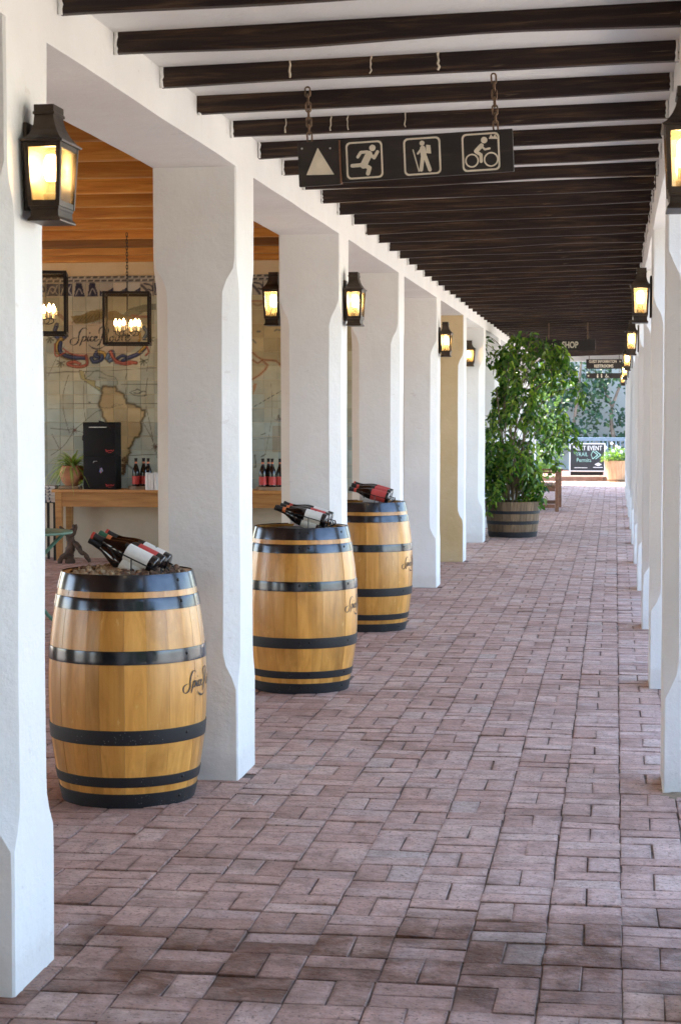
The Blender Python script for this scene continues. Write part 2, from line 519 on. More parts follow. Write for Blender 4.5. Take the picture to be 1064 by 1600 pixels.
def brick_mat():
    m, nt, bs = mat('weathered_paving_brick')
    wp = world_pos(nt)
    at = nt.nodes.new('ShaderNodeAttribute'); at.attribute_name = 'rnd'
    r = mth(nt, 'FRACT', mth(nt, 'ADD', at.outputs['Fac'], objrand(nt)))
    c = ramp(nt, r, [(0.0, (0.41, 0.243, 0.186)), (0.25, (0.475, 0.298, 0.236)), (0.5, (0.515, 0.328, 0.262)), (0.75, (0.50, 0.342, 0.284)), (0.96, (0.56, 0.385, 0.312)), (1.0, (0.46, 0.36, 0.31))])
    n1 = nz(nt, wp, 9, 6, 0.65)
    c = mixc(nt, c, ramp(nt, n1, [(0.25, (0.52, 0.46, 0.44)), (0.5, (1, 1, 1)), (0.78, (1.38, 1.36, 1.36))]), 0.9, 'MULTIPLY')
    n2 = nz(nt, wp, 24, 8, 0.72, 0.4)
    c = mixc(nt, c, ramp(nt, n2, [(0.28, (0.56, 0.50, 0.47)), (0.46, (0.98, 0.96, 0.95)), (0.58, (1.04, 1.04, 1.05)), (0.74, (1.34, 1.38, 1.42))]), 0.85, 'MULTIPLY')
    # brown stains: large damp-looking patches and a trodden band across the walk
    st = nz(nt, world_pos(nt, (0.55, 1.25, 1)), 1.7, 6, 0.62, 0.6)
    k = ramp(nt, st, [(0.55, (0, 0, 0)), (0.66, (1, 1, 1))])
    sx = nt.nodes.new('ShaderNodeSeparateXYZ'); nt.links.new(wp, sx.inputs[0])
    # band runs across the path about 5.2 to 5.6 m up it, edges broken by noise
    yb = mth(nt, 'ADD', mth(nt, 'MULTIPLY', sx.outputs[0], 0.22), mth(nt, 'MULTIPLY', nz(nt, wp, 2.4, 5, 0.6), 0.75))
    yb = mth(nt, 'SUBTRACT', mth(nt, 'SUBTRACT', sx.outputs[1], yb), 4.98)
    band = ramp(nt, mth(nt, 'ABSOLUTE', yb), [(0.24, (1, 1, 1)), (0.60, (0, 0, 0))])
    band = mth(nt, 'MULTIPLY', band, ramp(nt, nz(nt, wp, 5, 5, 0.7), [(0.30, (0.25,) * 3), (0.55, (1, 1, 1))]))
    k = mth(nt, 'MAXIMUM', mth(nt, 'MULTIPLY', k, 0.42), mth(nt, 'MULTIPLY', band, 1.0))
    c = mixc(nt, c, mixc(nt, c, (0.27, 0.160, 0.090), 1.0, 'MULTIPLY'), mth(nt, 'MULTIPLY', k, ramp(nt, mth(nt, 'FRACT', mth(nt, 'MULTIPLY', r, 7.31)), [(0.22, (0.35,) * 3), (0.38, (1, 1, 1))])))
    # pale mineral bloom
    bl = ramp(nt, nz(nt, world_pos(nt, (1, 0.6, 1)), 2.6, 6, 0.7), [(0.56, (0, 0, 0)), (0.72, (1, 1, 1))])
    c = mixc(nt, c, (0.58, 0.47, 0.42), mth(nt, 'MULTIPLY', bl, 0.42))
    # grime that creeps in from the joints, in broken patches
    ed = nt.nodes.new('ShaderNodeAttribute'); ed.attribute_name = 'edge'
    gn = nz(nt, wp, 4.5, 6, 0.7, 0.5)
    gk = mth(nt, 'MULTIPLY', mth(nt, 'POWER', ed.outputs['Fac'], 1.6), ramp(nt, gn, [(0.40, (0, 0, 0)), (0.62, (1, 1, 1))]))
    c = mixc(nt, c, mixc(nt, c, (0.42, 0.34, 0.28), 1.0, 'MULTIPLY'), mth(nt, 'MULTIPLY', gk, 0.7))
    # small dark pits
    pt = ramp(nt, nz(nt, wp, 75, 2, 0.5), [(0.33, (1, 1, 1)), (0.40, (0, 0, 0))])
    c = mixc(nt, c, (0.10, 0.065, 0.05), mth(nt, 'MULTIPLY', pt, 0.7))
    setin(nt, bs.inputs['Base Color'], c)
    setin(nt, bs.inputs['Roughness'], ramp(nt, n1, [(0.3, (0.58,) * 3), (0.8, (0.74,) * 3)]))
    bs.inputs['Specular IOR Level'].default_value = 0.45
    wire = nz(nt, world_pos(nt, (1, 1, 1)), 38, 4, 0.7, 0.8)
    h = mth(nt, 'ADD', mth(nt, 'MULTIPLY', nz(nt, wp, 16, 3), 1.3), mth(nt, 'MULTIPLY', wire, 0.9))
    bump(nt, bs, h, 0.8, 0.008)
    return m
M['brick'] = brick_mat()

def ground_mat():
    m, nt, bs = mat('pale_gravel_court')
    wp = world_pos(nt)
    c = ramp(nt, nz(nt, wp, 1.2, 6, 0.6), [(0.3, (0.39, 0.345, 0.285)), (0.7, (0.50, 0.45, 0.38))])
    setin(nt, bs.inputs['Base Color'], c)
    bs.inputs['Roughness'].default_value = 0.9
    bump(nt, bs, nz(nt, wp, 60, 4), 0.4, 0.01)
    return m
M['ground'] = ground_mat()

def attr_paint(name, rough):
    m, nt, bs = mat(name)
    at = nt.nodes.new('ShaderNodeAttribute'); at.attribute_name = 'paint'
    c = mixc(nt, at.outputs['Color'], ramp(nt, nz(nt, world_pos(nt), 6, 5), [(0.3, (0.86, 0.86, 0.84)), (0.7, (1.06, 1.05, 1.03))]), 1.0, 'MULTIPLY')
    setin(nt, bs.inputs['Base Color'], c)
    bs.inputs['Roughness'].default_value = rough
    bump(nt, bs, nz(nt, world_pos(nt), 14, 3), 0.12, 0.006)
    return m
M['tile'] = attr_paint('hand_painted_tile', 0.30)
M['tile'].node_tree.nodes['Principled BSDF'].inputs['Specular IOR Level'].default_value = 0.18

# ------------------------------------------------------------------ main dimensions
XL, XR = -1.5944, 0.2055          # corridor faces of the two arcades
PW = 0.36                         # pillar width
Y0, PS, PD = 4.7342, 2.9825, 0.36 # first pillar, spacing, pillar depth
ZL = 2.63                         # underside of the arcade lintel
ZB0, ZB1 = 2.735, 2.777           # beam underside at the two arcades
BH = 0.070
YEND = 38.0
WALLY = 19.63
def zb(x): return ZB0 + (ZB1 - ZB0) * (x - XL) / (XR - XL)

# ------------------------------------------------------------------ ground and brick paving
g = MB(); g.add([(-150, -150, -0.03), (150, -150, -0.03), (150, 150, -0.03), (-150, 150, -0.03)], [(0, 1, 2, 3)])
tag(g.build('ground', M['ground']), kind='structure')

fl = MB(); fl.add([(-9.4, -10.5, -0.0065), (1.1, -10.5, -0.0065), (1.1, 43.88, -0.0065), (-9.4, 43.88, -0.0065)], [(0, 1, 2, 3)])
paving = tag(fl.build('brick_pavement', M['joint']), kind='structure')

MX, MY = 0.2255, 0.2217
def brick_shape(lx, ly, rng):
    """chamfered brick, 9 faces, slightly out of true"""
    j = lambda a: rng.uniform(-a, a)
    ch = rng.uniform(0.0008, 0.0026)
    hx, hy = lx / 2, ly / 2
    top = [j(0.0012) for _ in range(4)]
    cs = [(-hx + j(.0026), -hy + j(.0026)), (hx + j(.0026), -hy + j(.0026)), (hx + j(.0026), hy + j(.0026)), (-hx + j(.0026), hy + j(.0026))]
    vs = [(x, y, -0.03) for x, y in cs]
    vs += [(x, y, t - ch * 0.9) for (x, y), t in zip(cs, top)]
    vs += [(x - math.copysign(ch, x), y - math.copysign(ch, y), t) for (x, y), t in zip(cs, top)]
    ins = rng.uniform(0.011, 0.017)
    dm = rng.uniform(0.0004, 0.0016)
    vs += [(x - math.copysign(ch + ins, x), y - math.copysign(ch + ins, y), t + dm) for (x, y), t in zip(cs, top)]
    fs = [(12, 13, 14, 15)] + [(8 + i, 8 + (i + 1) % 4, 12 + (i + 1) % 4, 12 + i) for i in range(4)]
    for i in range(4):
        k = (i + 1) % 4
        fs += [(i, k, 4 + k, 4 + i), (4 + i, 4 + k, 8 + k, 8 + i)]
    return vs, fs

rng = random.Random(11)
def blocked(x, y, m=-0.02):
    if WALLY - 0.02 < y < WALLY + 0.6 and x < XL - PW: return True
    for k in range(-2, 13):
        ya = Y0 + k * PS
        if ya - m < y < ya + PD + m and ((XL - PW - m < x < XL + m) or (XR - m < x < XR + PW + m)):
            return True
    return False
spots = []
nx0, nx1 = int(-7.0 / MX), int(0.9 / MX)
for cx in range(nx0, nx1 + 1):
    x0 = 0.030 + (cx - 1) * MX
    for cy in range(-4, int(40.8 / MY)):
        y0 = 3.027 + cy * MY + (0.004 * math.sin(cx * 2.1))
        if y0 > WALLY + 0.1 and x0 < -2.2: continue
        head = (cx + cy) % 2 == 1
        for k in (0, 1):
            if head:
                bx, by, lx, ly = x0 + MX * (0.25 + 0.5 * k), y0 + MY / 2, MX / 2, MY
            else:
                bx, by, lx, ly = x0 + MX / 2, y0 + MY * (0.25 + 0.5 * k), MX, MY / 2
            if not blocked(bx, by):
                spots.append((bx, by, lx, ly, head))
PH_, PL_ = [], []
GX, GY = 0.0046, 0.0066
variants = {}
for head in (0, 1):
    variants[head] = []
    for q in range(14):
        lx, ly = ((MX / 2, MY) if head else (MX, MY / 2))
        b = MB(); b.add(*brick_shape(lx - GX, ly - GY, rng))
        me = b.mesh('brick', M['brick'])
        ea = me.attributes.new('edge', 'FLOAT', 'POINT'); ea.data.foreach_set('value', [1.0] * 12 + [0.0] * 4)
        variants[head].append(me)
def seen(x, y):
    # inside the picture cone of the walkway
    d = Vector((x, y, 0)) - Vector((0, 0, 1.58))
    z = d.dot(_fw)
    if z < 0.3: return 0
    u, v = d.dot(_rt2) / z * 2883.4, d.dot(_up2) / z * 2883.4
    return 1 if (abs(u) < 560 and abs(v) < 825) else 0
near = sorted([s for s in spots if seen(s[0], s[1]) and s[0] > -2.35], key=lambda s: s[1])[:298]
nearset = set((round(s[0], 4), round(s[1], 4)) for s in near)
rest_v, rest_f, rest_r = [], [], []
for bx, by, lx, ly, head in spots:
    # gentle unevenness of the bed
    zz = 0.0045 * noise.noise(Vector((bx * 0.9, by * 0.9, 3.1))) + rng.uniform(-0.0022, 0.0022)
    ang = rng.gauss(0, 0.011)
    ox, oy = rng.uniform(-.0024, .0024), rng.uniform(-.0024, .0024)
    if (round(bx, 4), round(by, 4)) in nearset:
        o = link('brick', rng.choice(variants[1 if head else 0]), paving)
        o.location = (bx + ox, by + oy, zz)
        o.rotation_euler = (rng.gauss(0, 0.009), rng.gauss(0, 0.009), ang + (math.pi if rng.random() < 0.5 else 0))
    else:
        vs_, fs_ = brick_shape(lx - GX, ly - GY, rng)
        c, s = math.cos(ang), math.sin(ang)
        tx, ty = rng.gauss(0, 0.009), rng.gauss(0, 0.009)
        o0 = len(rest_v)
        rest_v += [(bx + ox + c * x - s * y, by + oy + s * x + c * y, zz + z + (tx * x + ty * y if z > -0.02 else 0)) for x, y, z in vs_]
        rest_f += [tuple(i + o0 for i in f) for f in fs_]
        rest_r += [rng.random()] * len(vs_)
me = bpy.data.meshes.new('brick_field')
me.from_pydata(rest_v, [], rest_f)
me.materials.append(M['brick'])
a = me.attributes.new('rnd', 'FLOAT', 'POINT'); a.data.foreach_set('value', rest_r)
a = me.attributes.new('edge', 'FLOAT', 'POINT'); a.data.foreach_set('value', ([1.0] * 12 + [0.0] * 4) * (len(rest_r) // 16))
tag(link('brick_field', me, paving), kind='stuff')

# ------------------------------------------------------------------ arcades
def pillar_mesh(x0, x1, y0, y1, z1, seed, mats, front_mi=0, cham=0.062):
    zs = [0.0]
    z = 0.0
    while z < z1 - 0.05:
        z += 0.05 if (0.34 < z < 0.60 or 2.05 < z < 2.30) else 0.1
        zs.append(min(z, z1))
    if zs[-1] < z1: zs.append(z1)
    rr = random.Random(seed)
    lo, hi = 0.47 + rr.uniform(-.03, .03), 2.17 + rr.uniform(-.02, .02)
    def sm(t): t = max(0, min(1, t)); return t * t * (3 - 2 * t)
    def c(z):
        up = math.sqrt(max(0.0, sm((z - (lo - 0.05)) / 0.13)))
        dn = math.sqrt(max(0.0, sm(((hi + 0.05) - z) / 0.13)))
        return 0.007 + (cham - 0.007) * min(up, dn)
    b = MB()
    def ring(z):
        k = c(z)
        nseg = 3
        P = []
        cor = [(x0 + k, y0), (x1 - k, y0), (x1, y0 + k), (x1, y1 - k), (x1 - k, y1), (x0 + k, y1), (x0, y1 - k), (x0, y0 + k)]
        for i in range(8):
            p, q = cor[i], cor[(i + 1) % 8]
            n = nseg if i % 2 == 0 else 1
            for t in range(n):
                P.append((p[0] + (q[0] - p[0]) * t / n, p[1] + (q[1] - p[1]) * t / n))
        return P
    n = 16
    vs_, fs_, ms_ = [], [], []
    for z in zs:
        for (x, y) in ring(z):
            vs_.append(wob((x, y, z)))
    for i in range(len(zs) - 1):
        for k in range(n):
            k2 = (k + 1) % n
            fs_.append((i * n + k, i * n + k2, (i + 1) * n + k2, (i + 1) * n + k))
            ms_.append(front_mi if k < 3 else 0)
    b.v, b.f, b.m = [tuple(v) for v in vs_], fs_, ms_
    return b

def lintel(name, x0, x1, ya, yb, z0, z1, parent, mat_):
    """box with a gridded skin so the plaster can waver like the pillars do"""
    b = MB()
    n = int((yb - ya) / 0.12)
    prof = []
    for k in range(4): prof.append((x0 + (x1 - x0) * k / 3, z0))
    for k in range(1, 4): prof.append((x1, z0 + (z1 - z0) * k / 3))
    for k in range(1, 4): prof.append((x1 + (x0 - x1) * k / 3, z1))
    for k in range(1, 3): prof.append((x0, z1 + (z0 - z1) * k / 3))
    m = len(prof)
    vs_ = []
    for i in range(n + 1):
        y = ya + (yb - ya) * i / n
        vs_ += [tuple(wob((x, y, z))) for x, z in prof]
    fs_ = []
    for i in range(n):
        for k in range(m):
            k2 = (k + 1) % m
            fs_.append((i * m + k, (i + 1) * m + k, (i + 1) * m + k2, i * m + k2))
    fs_.append(tuple(range(m))); fs_.append(tuple(reversed([n * m + k for k in range(m)])))
    b.add(vs_, fs_)
    return b.build(name, mat_, parent, 35)

left_arc = thing('arcade_wall', 'white plastered arcade with pillars between walkway and tiled room', 'arcade', (0, 0, 0))
right_arc = thing('arcade_wall', 'white plastered arcade seen edge-on along the open side of the walkway', 'arcade', (0, 0, 0))
NP = 12
left_arc['kind'] = right_arc['kind'] = 'thing'
K0 = -5  # arcade and roof run on unseen behind the camera to cut light
for k in range(K0, NP):
    ya = Y0 + k * PS
    d = PD + (0.035 if k == 1 else 0.0)
    o = pillar_mesh(XL - PW, XL, ya, ya + d, ZL, 100 + k, None, 1 if k == 5 else 0).build('pillar', [M['plaster'], M['ochre']] if k == 5 else M['plaster'], left_arc, 42)
    if k == 5: o['label'] = 'pillar with ochre front face and white chamfered corners'
    dx = 0.034 if k == 0 else 0.0
    pillar_mesh(XR + dx, XR + PW + dx, ya, ya + PD, ZL, 300 + k, None).build('pillar', M['plaster'], right_arc, 42)
lintel('lintel', XL - PW, XL, Y0 + K0 * PS, YEND + 0.3, ZL, 3.02, left_arc, M['plaster'])
lintel('lintel', XR, XR + PW, Y0 + K0 * PS, YEND + 0.3, ZL, 3.02, right_arc, M['plaster'])
lintel_end = MB(); lintel_end.box(XL + 0.003, XR - 0.003, YEND, YEND + 0.3, 2.66, 3.0)
lintel_end.build('end_lintel', M['plaster'], left_arc)
# the closed stretch of the left side, past the tiled room
wb = MB(); wb.box(XL - PW - 0.14, XL - PW - 0.02, WALLY + 0.42, 41.4, 0, 3.61)  # carried past the walkway end, unseen, to shade the ground there
wb.build('infill_wall', M['plaster'], left_arc)

# ------------------------------------------------------------------ walkway ceiling with its beams
cl = MB()
ys_ = (Y0 + K0 * PS, YEND + 0.1)
zc = BH - 0.004
cl.add([(XL - 0.05, ys_[0], zb(XL - 0.05) + zc), (XR + 0.05, ys_[0], zb(XR + 0.05) + zc), (XR + 0.05, ys_[1], zb(XR + 0.05) + zc), (XL - 0.05, ys_[1], zb(XL - 0.05) + zc)], [(3, 2, 1, 0)])
ceil = tag(cl.build('ceiling', M['ceiling']), kind='structure')
rb = random.Random(5)
beam_meshes = []
for q in range(6):
    b = MB()
    n = 14
    wB = 0.044
    L = XR - XL + 0.06
    vs_, fs_ = [], []
    sd = 10.0 * q
    for i in range(n + 1):
        x = -L / 2 + L * i / n
        dz = 0.009 * noise.noise(Vector((x * 1.4, sd, 0))) ; dy = 0.008 * noise.noise(Vector((x * 1.2, sd, 5)))
        hb = BH + 0.004 * noise.noise(Vector((x * 1.7, sd, 9)))
        e = 0.006
        for (yy, zz) in ((-wB/2 + e, -hb), (wB/2 - e, -hb), (wB/2, -hb + e), (wB/2, 0), (-wB/2, 0), (-wB/2, -hb + e)):
            vs_.append((x, yy + dy, zz + (dz if zz < -0.02 else 0)))
    for i in range(n):
        for k in range(6):
            k2 = (k + 1) % 6
            fs_.append((i * 6 + k, i * 6 + k2, (i + 1) * 6 + k2, (i + 1) * 6 + k))
    b.add(vs_, [tuple(reversed(f)) for f in fs_])
    beam_meshes.append(b.mesh('ceiling_beam', M['beam'], 40))
tilt = math.atan2(ZB1 - ZB0, XR - XL)
YB, SB = 5.8025, 0.6011
for j in range(-27, 54):
    o = link('ceiling_beam', beam_meshes[(j * 7) % 6], ceil)
    xm = (XL + XR) / 2
    o.location = (xm, YB + j * SB + 0.022 + rb.uniform(-0.012, 0.012), zb(xm) + BH + rb.uniform(-0.003, 0.002))
    o.rotation_euler = (0, -tilt + rb.gauss(0, 0.0016), rb.gauss(0, 0.004))
    # rough plaster where the beam enters the wall
    pc = MB()
    for side, xx in ((0, XL), (1, XR)):
        pts = []
        for t in range(9):
            u = t / 8
            pts.append((xx + (1 if side == 0 else -1) * (0.004 + 0.005 * rb.random()), YB + j * SB - 0.004, zb(xx) - 0.006 + (BH + 0.008) * u))
        pc.tube(pts, [0.006 + 0.004 * rb.random() for _ in pts], 6)
    if -2 <= j < 24:
        pc.build('plaster_collar', M['ceiling'], ceil, 60)
# whitish drips of plaster on a few beams
for (j, x, w) in ((1, -1.13, .004), (1, -0.845, .003), (1, -0.61, .0045), (3, -0.86, .003), (3, -1.17, .004), (3, -1.10, .003), (3, -1.36, .003), (2, -0.95, .002)):
    d = MB()
    ytop = YB + j * SB - 0.0035
    pts = [(x + rb.uniform(-.004, .004), ytop - 0.001, zb(x) + 0.006 + BH * t / 6 * 0.95) for t in range(7)]
    d.tube(pts, [w * rb.uniform(.6, 1.2) for _ in pts], 6)
    d.build('plaster_drip', M['cream_print'], ceil, 60)

# roof over walkway and room, room shell
rf = MB()
rf.box(XL - PW + 0.01, XR + PW + 0.25, Y0 + K0 * PS - 0.2, YEND + 0.45, 3.03, 3.2)
rf.box(-9.6, XL - PW + 0.009, Y0 + K0 * PS - 0.3, 41.6, 3.62, 3.8)  # lengthened beyond the walkway end to cast shade on the ground
rf.box(-9.6, XL - PW + 0.006, Y0 + K0 * PS - 0.3, Y0 + K0 * PS - 0.1, 0, 3.619)
tag(rf.build('roof', M['roof']), kind='structure')
up = MB(); up.box(XL - PW, XL - PW + 0.2, Y0 + K0 * PS - 0.3, YEND + 0.3, 3.205, 3.615)
up.build('upper_wall', M['plaster'], left_arc)

# ------------------------------------------------------------------ tiled room: back wall, side wall, ceiling
bw = thing('plaster_wall', 'ochre and cream plaster wall behind the tile mural', 'wall', (0, 0, 0))
w1 = MB()
w1.box(-9.4, XL - PW - 0.001, WALLY + 0.012, WALLY + 0.4, 0, 0.80)
w1.build('lower_wall', M['room_plaster'], bw)
w2 = MB()
w2.box(-9.4, XL - PW - 0.001, WALLY + 0.012, WALLY + 0.4, 0.80, 3.6)
w2.build('upper_wall', M['ochre'], bw)
lw = thing('plaster_wall', 'cream outer wall of the room with wide openings', 'wall', (0, 0, 0))
s1 = MB()
s1.box(-9.6, -9.3, Y0 + K0 * PS - 0.1, WALLY + 0.4, 2.7, 3.6)
for ya in (-10.2, -6.8, -1.4, 4.0, 9.4, 14.8):
    s1.box(-9.6, -9.3, ya, ya + 2.7, 0, 2.699)
s1.build('wall_face', M['room_plaster'], lw)
rc = MB(); rc.add([(-9.4, -10, 3.425), (XL - PW + 0.02, -10, 3.425), (XL - PW + 0.02, WALLY + 0.02, 3.425), (-9.4, WALLY + 0.02, 3.425)], [(3, 2, 1, 0)])
rceil = tag(rc.build('room_ceiling', M['room_wood']), kind='structure')
bmesh_room = MB(); bmesh_room.box(-3.72, 3.72, -0.055, 0.055, -0.165, 0, b=0.016)
rbm = bmesh_room.mesh('ceiling_beam', M['room_wood'], 35)
yy = 0.45 - 0.885 * 11
kk = 0
while yy < WALLY - 0.05:
    o = link('ceiling_beam', rbm, rceil)
    o.location = (-5.67, yy + random.uniform(-.03, .03), 3.424)
    o.rotation_euler = (0, 0, random.gauss(0, 0.003))
    yy += 0.885
    kk += 1
o = link('ceiling_beam', rbm, rceil); o.location = (-5.67, WALLY - 0.04, 3.40)

# ------------------------------------------------------------------ brand script, used on barrels and on the mural
SCRIPT = [
    [(140, -125), (125, -140), (100, -135), (78, -105), (70, -70), (68, -40), (50, -12), (20, -2), (2, -18), (5, -45), (35, -60), (55, -58)],
    [(78, 4), (92, -30), (108, -74)],
    [(96, -46), (113, -71), (129, -71), (128, -47), (112, -33), (98, -38)],
    [(152, -72), (141, -44), (149, -33), (160, -42)],
    [(157, -96), (161, -100)],
    [(192, -63), (180, -72), (165, -56), (168, -36), (182, -34), (197, -48)],
    [(201, -50), (216, -57), (219, -69), (207, -71), (197, -53), (202, -36), (216, -33), (236, -50)],
    [(150, -5), (180, 20), (215, 30), (260, 20), (308, -14)],
    [(277, -128), (264, -72), (243, -14), (222, 3)],
    [(236, -98), (246, -136), (284, -151), (314, -131), (305, -96), (268, -76)],
    [(268, -76), (288, -52), (304, -32), (324, -34)],
    [(346, -70), (329, -61), (325, -39), (340, -30), (355, -47), (350, -68), (366, -63)],
    [(380, -70), (369, -43), (381, -33), (398, -50), (406, -71), (397, -43), (409, -34)],
    [(441, -112), (426, -60), (427, -38), (441, -36)],
    [(413, -78), (457, -81)],
    [(456, -50), (472, -57), (475, -69), (463, -71), (453, -53), (458, -36), (472, -33), (496, -52)],
]
def script_ribbons(scale, wmin, wmax, n=5):
    """each stroke as a list of (left, right) points in flat units; width swells on down strokes"""
    out = []
    for st in SCRIPT:
        P = catmull([(x * scale, -y * scale, 0) for x, y in st], n)
        rib = []
        for i, p in enumerate(P):
            t = (P[min(i + 1, len(P) - 1)] - P[max(i - 1, 0)])
            t = t.normalized() if t.length > 1e-9 else Vector((1, 0, 0))
            k = abs(t.dot(Vector((0.25, 0.97, 0))))
            if st[0] == (150, -5): k = math.sin(math.pi * min(1, i / (len(P) * 0.72))) if i < len(P) * 0.72 else 0.05
            w = wmin + (wmax - wmin) * k ** 1.5
            e = min(1.0, 0.35 + 3.0 * min(i, len(P) - 1 - i) / len(P))
            s = Vector((-t.y, t.x, 0)) * w * 0.5 * e
            rib.append((p + s, p - s))
        out.append(rib)
    return out

# ------------------------------------------------------------------ the painted tile mural on the room's back wall
TS = 0.152
MURX0, MURX1, MURTOP = -7.55, -2.63, 3.09
SSX = 2
PX0, PX1, PY0, PY1 = -130, 590, 424, 800
W_, H_ = (PX1 - PX0) * SSX, (PY1 - PY0) * SSX
def wx(px): return -6.154 + (px - 75) / 139.7
def wz(py): return 3.09 - (py - 432) / 142.6
def pxx(x): return 75 + (x + 6.154) * 139.7
def pyy(z): return 432 + (3.09 - z) * 142.6
gy, gx = np.mgrid[0:H_, 0:W_].astype(np.float32)
gx = PX0 + (gx + 0.5) / SSX
gy = PY0 + (gy + 0.5) / SSX
prng = np.random.RandomState(3)
def fbm(scale, seed):
    r = np.random.RandomState(seed)
    out = np.zeros((H_, W_), np.float32)
    amp = 1.0
    for o in range(3):
        nx, ny = int(W_ / SSX / scale) + 3, int(H_ / SSX / scale) + 3
        L = r.rand(ny, nx).astype(np.float32)
        fx, fy = (gx - PX0) / scale, (gy - PY0) / scale
        ix, iy = fx.astype(int), fy.astype(int)
        tx, ty = fx - ix, fy - iy
        ix, iy = np.clip(ix, 0, nx - 2), np.clip(iy, 0, ny - 2)
        v = (L[iy, ix] * (1 - tx) + L[iy, ix + 1] * tx) * (1 - ty) + (L[iy + 1, ix] * (1 - tx) + L[iy + 1, ix + 1] * tx) * ty
        out += (v - 0.5) * amp
        amp *= 0.5
        scale *= 0.5
    return out
N1, N2, N3 = fbm(40, 1), fbm(9, 2), fbm(4, 5)
ART = np.zeros((H_, W_, 3), np.float32)
blue = np.clip((gy - 560) / 120 + N1, 0, 1)[..., None]
ART[:] = np.array([0.37, 0.345, 0.25]) * (1 - blue) + np.array([0.31, 0.345, 0.31]) * blue
warm = (np.clip((gx - 330) / 60, 0, 1) * np.clip((600 - gy) / 60, 0, 1))[..., None]
ART[:] = ART * (1 - 0.55 * warm) + np.array([0.42, 0.32, 0.14]) * 0.55 * warm
ART *= (1 + 0.10 * N2)[..., None]
ART *= np.array([1.22, 1.28, 1.30], np.float32)
def region(pts, pad):
    xs = [p[0] for p in pts]; ys = [p[1] for p in pts]
    x0 = max(0, int((min(xs) - pad - PX0) * SSX)); x1 = min(W_, int((max(xs) + pad - PX0) * SSX) + 2)
    y0 = max(0, int((min(ys) - pad - PY0) * SSX)); y1 = min(H_, int((max(ys) + pad - PY0) * SSX) + 2)
    return slice(y0, y1), slice(x0, x1)
def blend(sl, mask, col, al):
    if mask.size == 0: return
    c = np.array(col, np.float32)
    k = (mask * al)[..., None]
    ART[sl] = ART[sl] * (1 - k) + c * k
def poly(pts, col, al=1.0, tex=0.0):
    sl = region(pts, 1)
    X, Y = gx[sl], gy[sl]
    ins = np.zeros(X.shape, bool)
    n = len(pts)
    for i in range(n):
        (xa, ya), (xb, yb) = pts[i], pts[(i + 1) % n]
        if ya == yb: continue
        c = ((ya > Y) != (yb > Y)) & (X < (xb - xa) * (Y - ya) / (yb - ya) + xa)
        ins ^= c
    m = ins.astype(np.float32)
    if tex: m = m * np.clip(1 + tex * N3[sl], 0, 1.0)
    blend(sl, m, col, al)
def line(pts, w, col, al=1.0, soft=0.6, sm=True):
    if sm and len(pts) > 2: pts = [(p.x, p.y) for p in catmull([(x, y, 0) for x, y in pts], 4)]
    sl = region(pts, w + 2)
    X, Y = gx[sl], gy[sl]
    if X.size == 0: return
    d = np.full(X.shape, 1e9, np.float32)
    for (xa, ya), (xb, yb) in zip(pts[:-1], pts[1:]):
        vx, vy = xb - xa, yb - ya
        L = vx * vx + vy * vy + 1e-9
        t = np.clip(((X - xa) * vx + (Y - ya) * vy) / L, 0, 1)
        d = np.minimum(d, np.hypot(X - xa - t * vx, Y - ya - t * vy))
    blend(sl, np.clip((w / 2 - d) / soft + 0.5, 0, 1), col, al)
c1 = lambda p: (60 + p[0] / 5.32, 400 + p[1] / 5.32)
c2 = lambda p: (60 + p[0] / 5.32, 580 + p[1] / 5.32)
c3 = lambda p: (380 + p[0] / 8, 420 + p[1] / 8)
c4 = lambda p: (380 + p[0] / 8, 600 + p[1] / 8)
INK, DK = (0.03, 0.028, 0.03), (0.075, 0.06, 0.04)
NAVY, REDD, GOLD, STEELB = (0.025, 0.035, 0.09), (0.30, 0.075, 0.045), (0.33, 0.21, 0.045), (0.07, 0.11, 0.17)
# chart lines
for q in ([(245, 30), (205, 160), (195, 280), (215, 400), (250, 520)], [(390, 0), (370, 150), (372, 300), (388, 420)], [(735, 20), (720, 120), (760, 420)], [(905, 60), (890, 260), (920, 420), (960, 640)], [(75, 15), (250, 0), (420, 0)], [(80, 272), (400, 268), (700, 270), (990, 268)], [(90, 475), (280, 490), (420, 520)], [(290, 490), (470, 340), (520, 330)], [(290, 490), (200, 620), (90, 700)], [(100, 520), (160, 640)], [(690, 110), (990, 112)], [(720, 700), (990, 690)], [(850, 400), (940, 560), (985, 720)]):
    line([c2(p) for p in q], 1.0, DK, 0.8)
for q in ([(70, 1000), (160, 820), (250, 700)], [(900, 960), (930, 760)], [(60, 970), (560, 955), (980, 930)]):
    line([c1(p) for p in q], 0.9, DK, 0.7)
# South America
SA = [(525, 130), (560, 120), (600, 128), (635, 130), (650, 160), (700, 190), (720, 220), (725, 262), (790, 280), (830, 300), (880, 330), (880, 372), (852, 420), (845, 490), (830, 540), (790, 560), (780, 610), (745, 640), (760, 680), (728, 700), (735, 740), (712, 790), (700, 850), (660, 860), (640, 760), (620, 640), (590, 520), (555, 430), (532, 370), (500, 282), (510, 220), (522, 180)]
_r = random.Random(6)
SAr = []
for i in range(len(SA)):
    a_, b_ = SA[i], SA[(i + 1) % len(SA)]
    for t in range(3):
        SAr.append((a_[0] + (b_[0] - a_[0]) * t / 3 + _r.uniform(-7, 7), a_[1] + (b_[1] - a_[1]) * t / 3 + _r.uniform(-7, 7)))
SAp = [c2(p) for p in SAr]
line(SAp + [SAp[0]], 6.5, (0.16, 0.16, 0.14), 0.35, 4, False)
poly(SAp, (0.44, 0.33, 0.17), 0.95, 0.25)
line(SAp + [SAp[0]], 3.4, (0.12, 0.09, 0.03), 0.85, 2.0, False)
line(SAp + [SAp[0]], 1.1, DK, 0.9, 0.8, False)
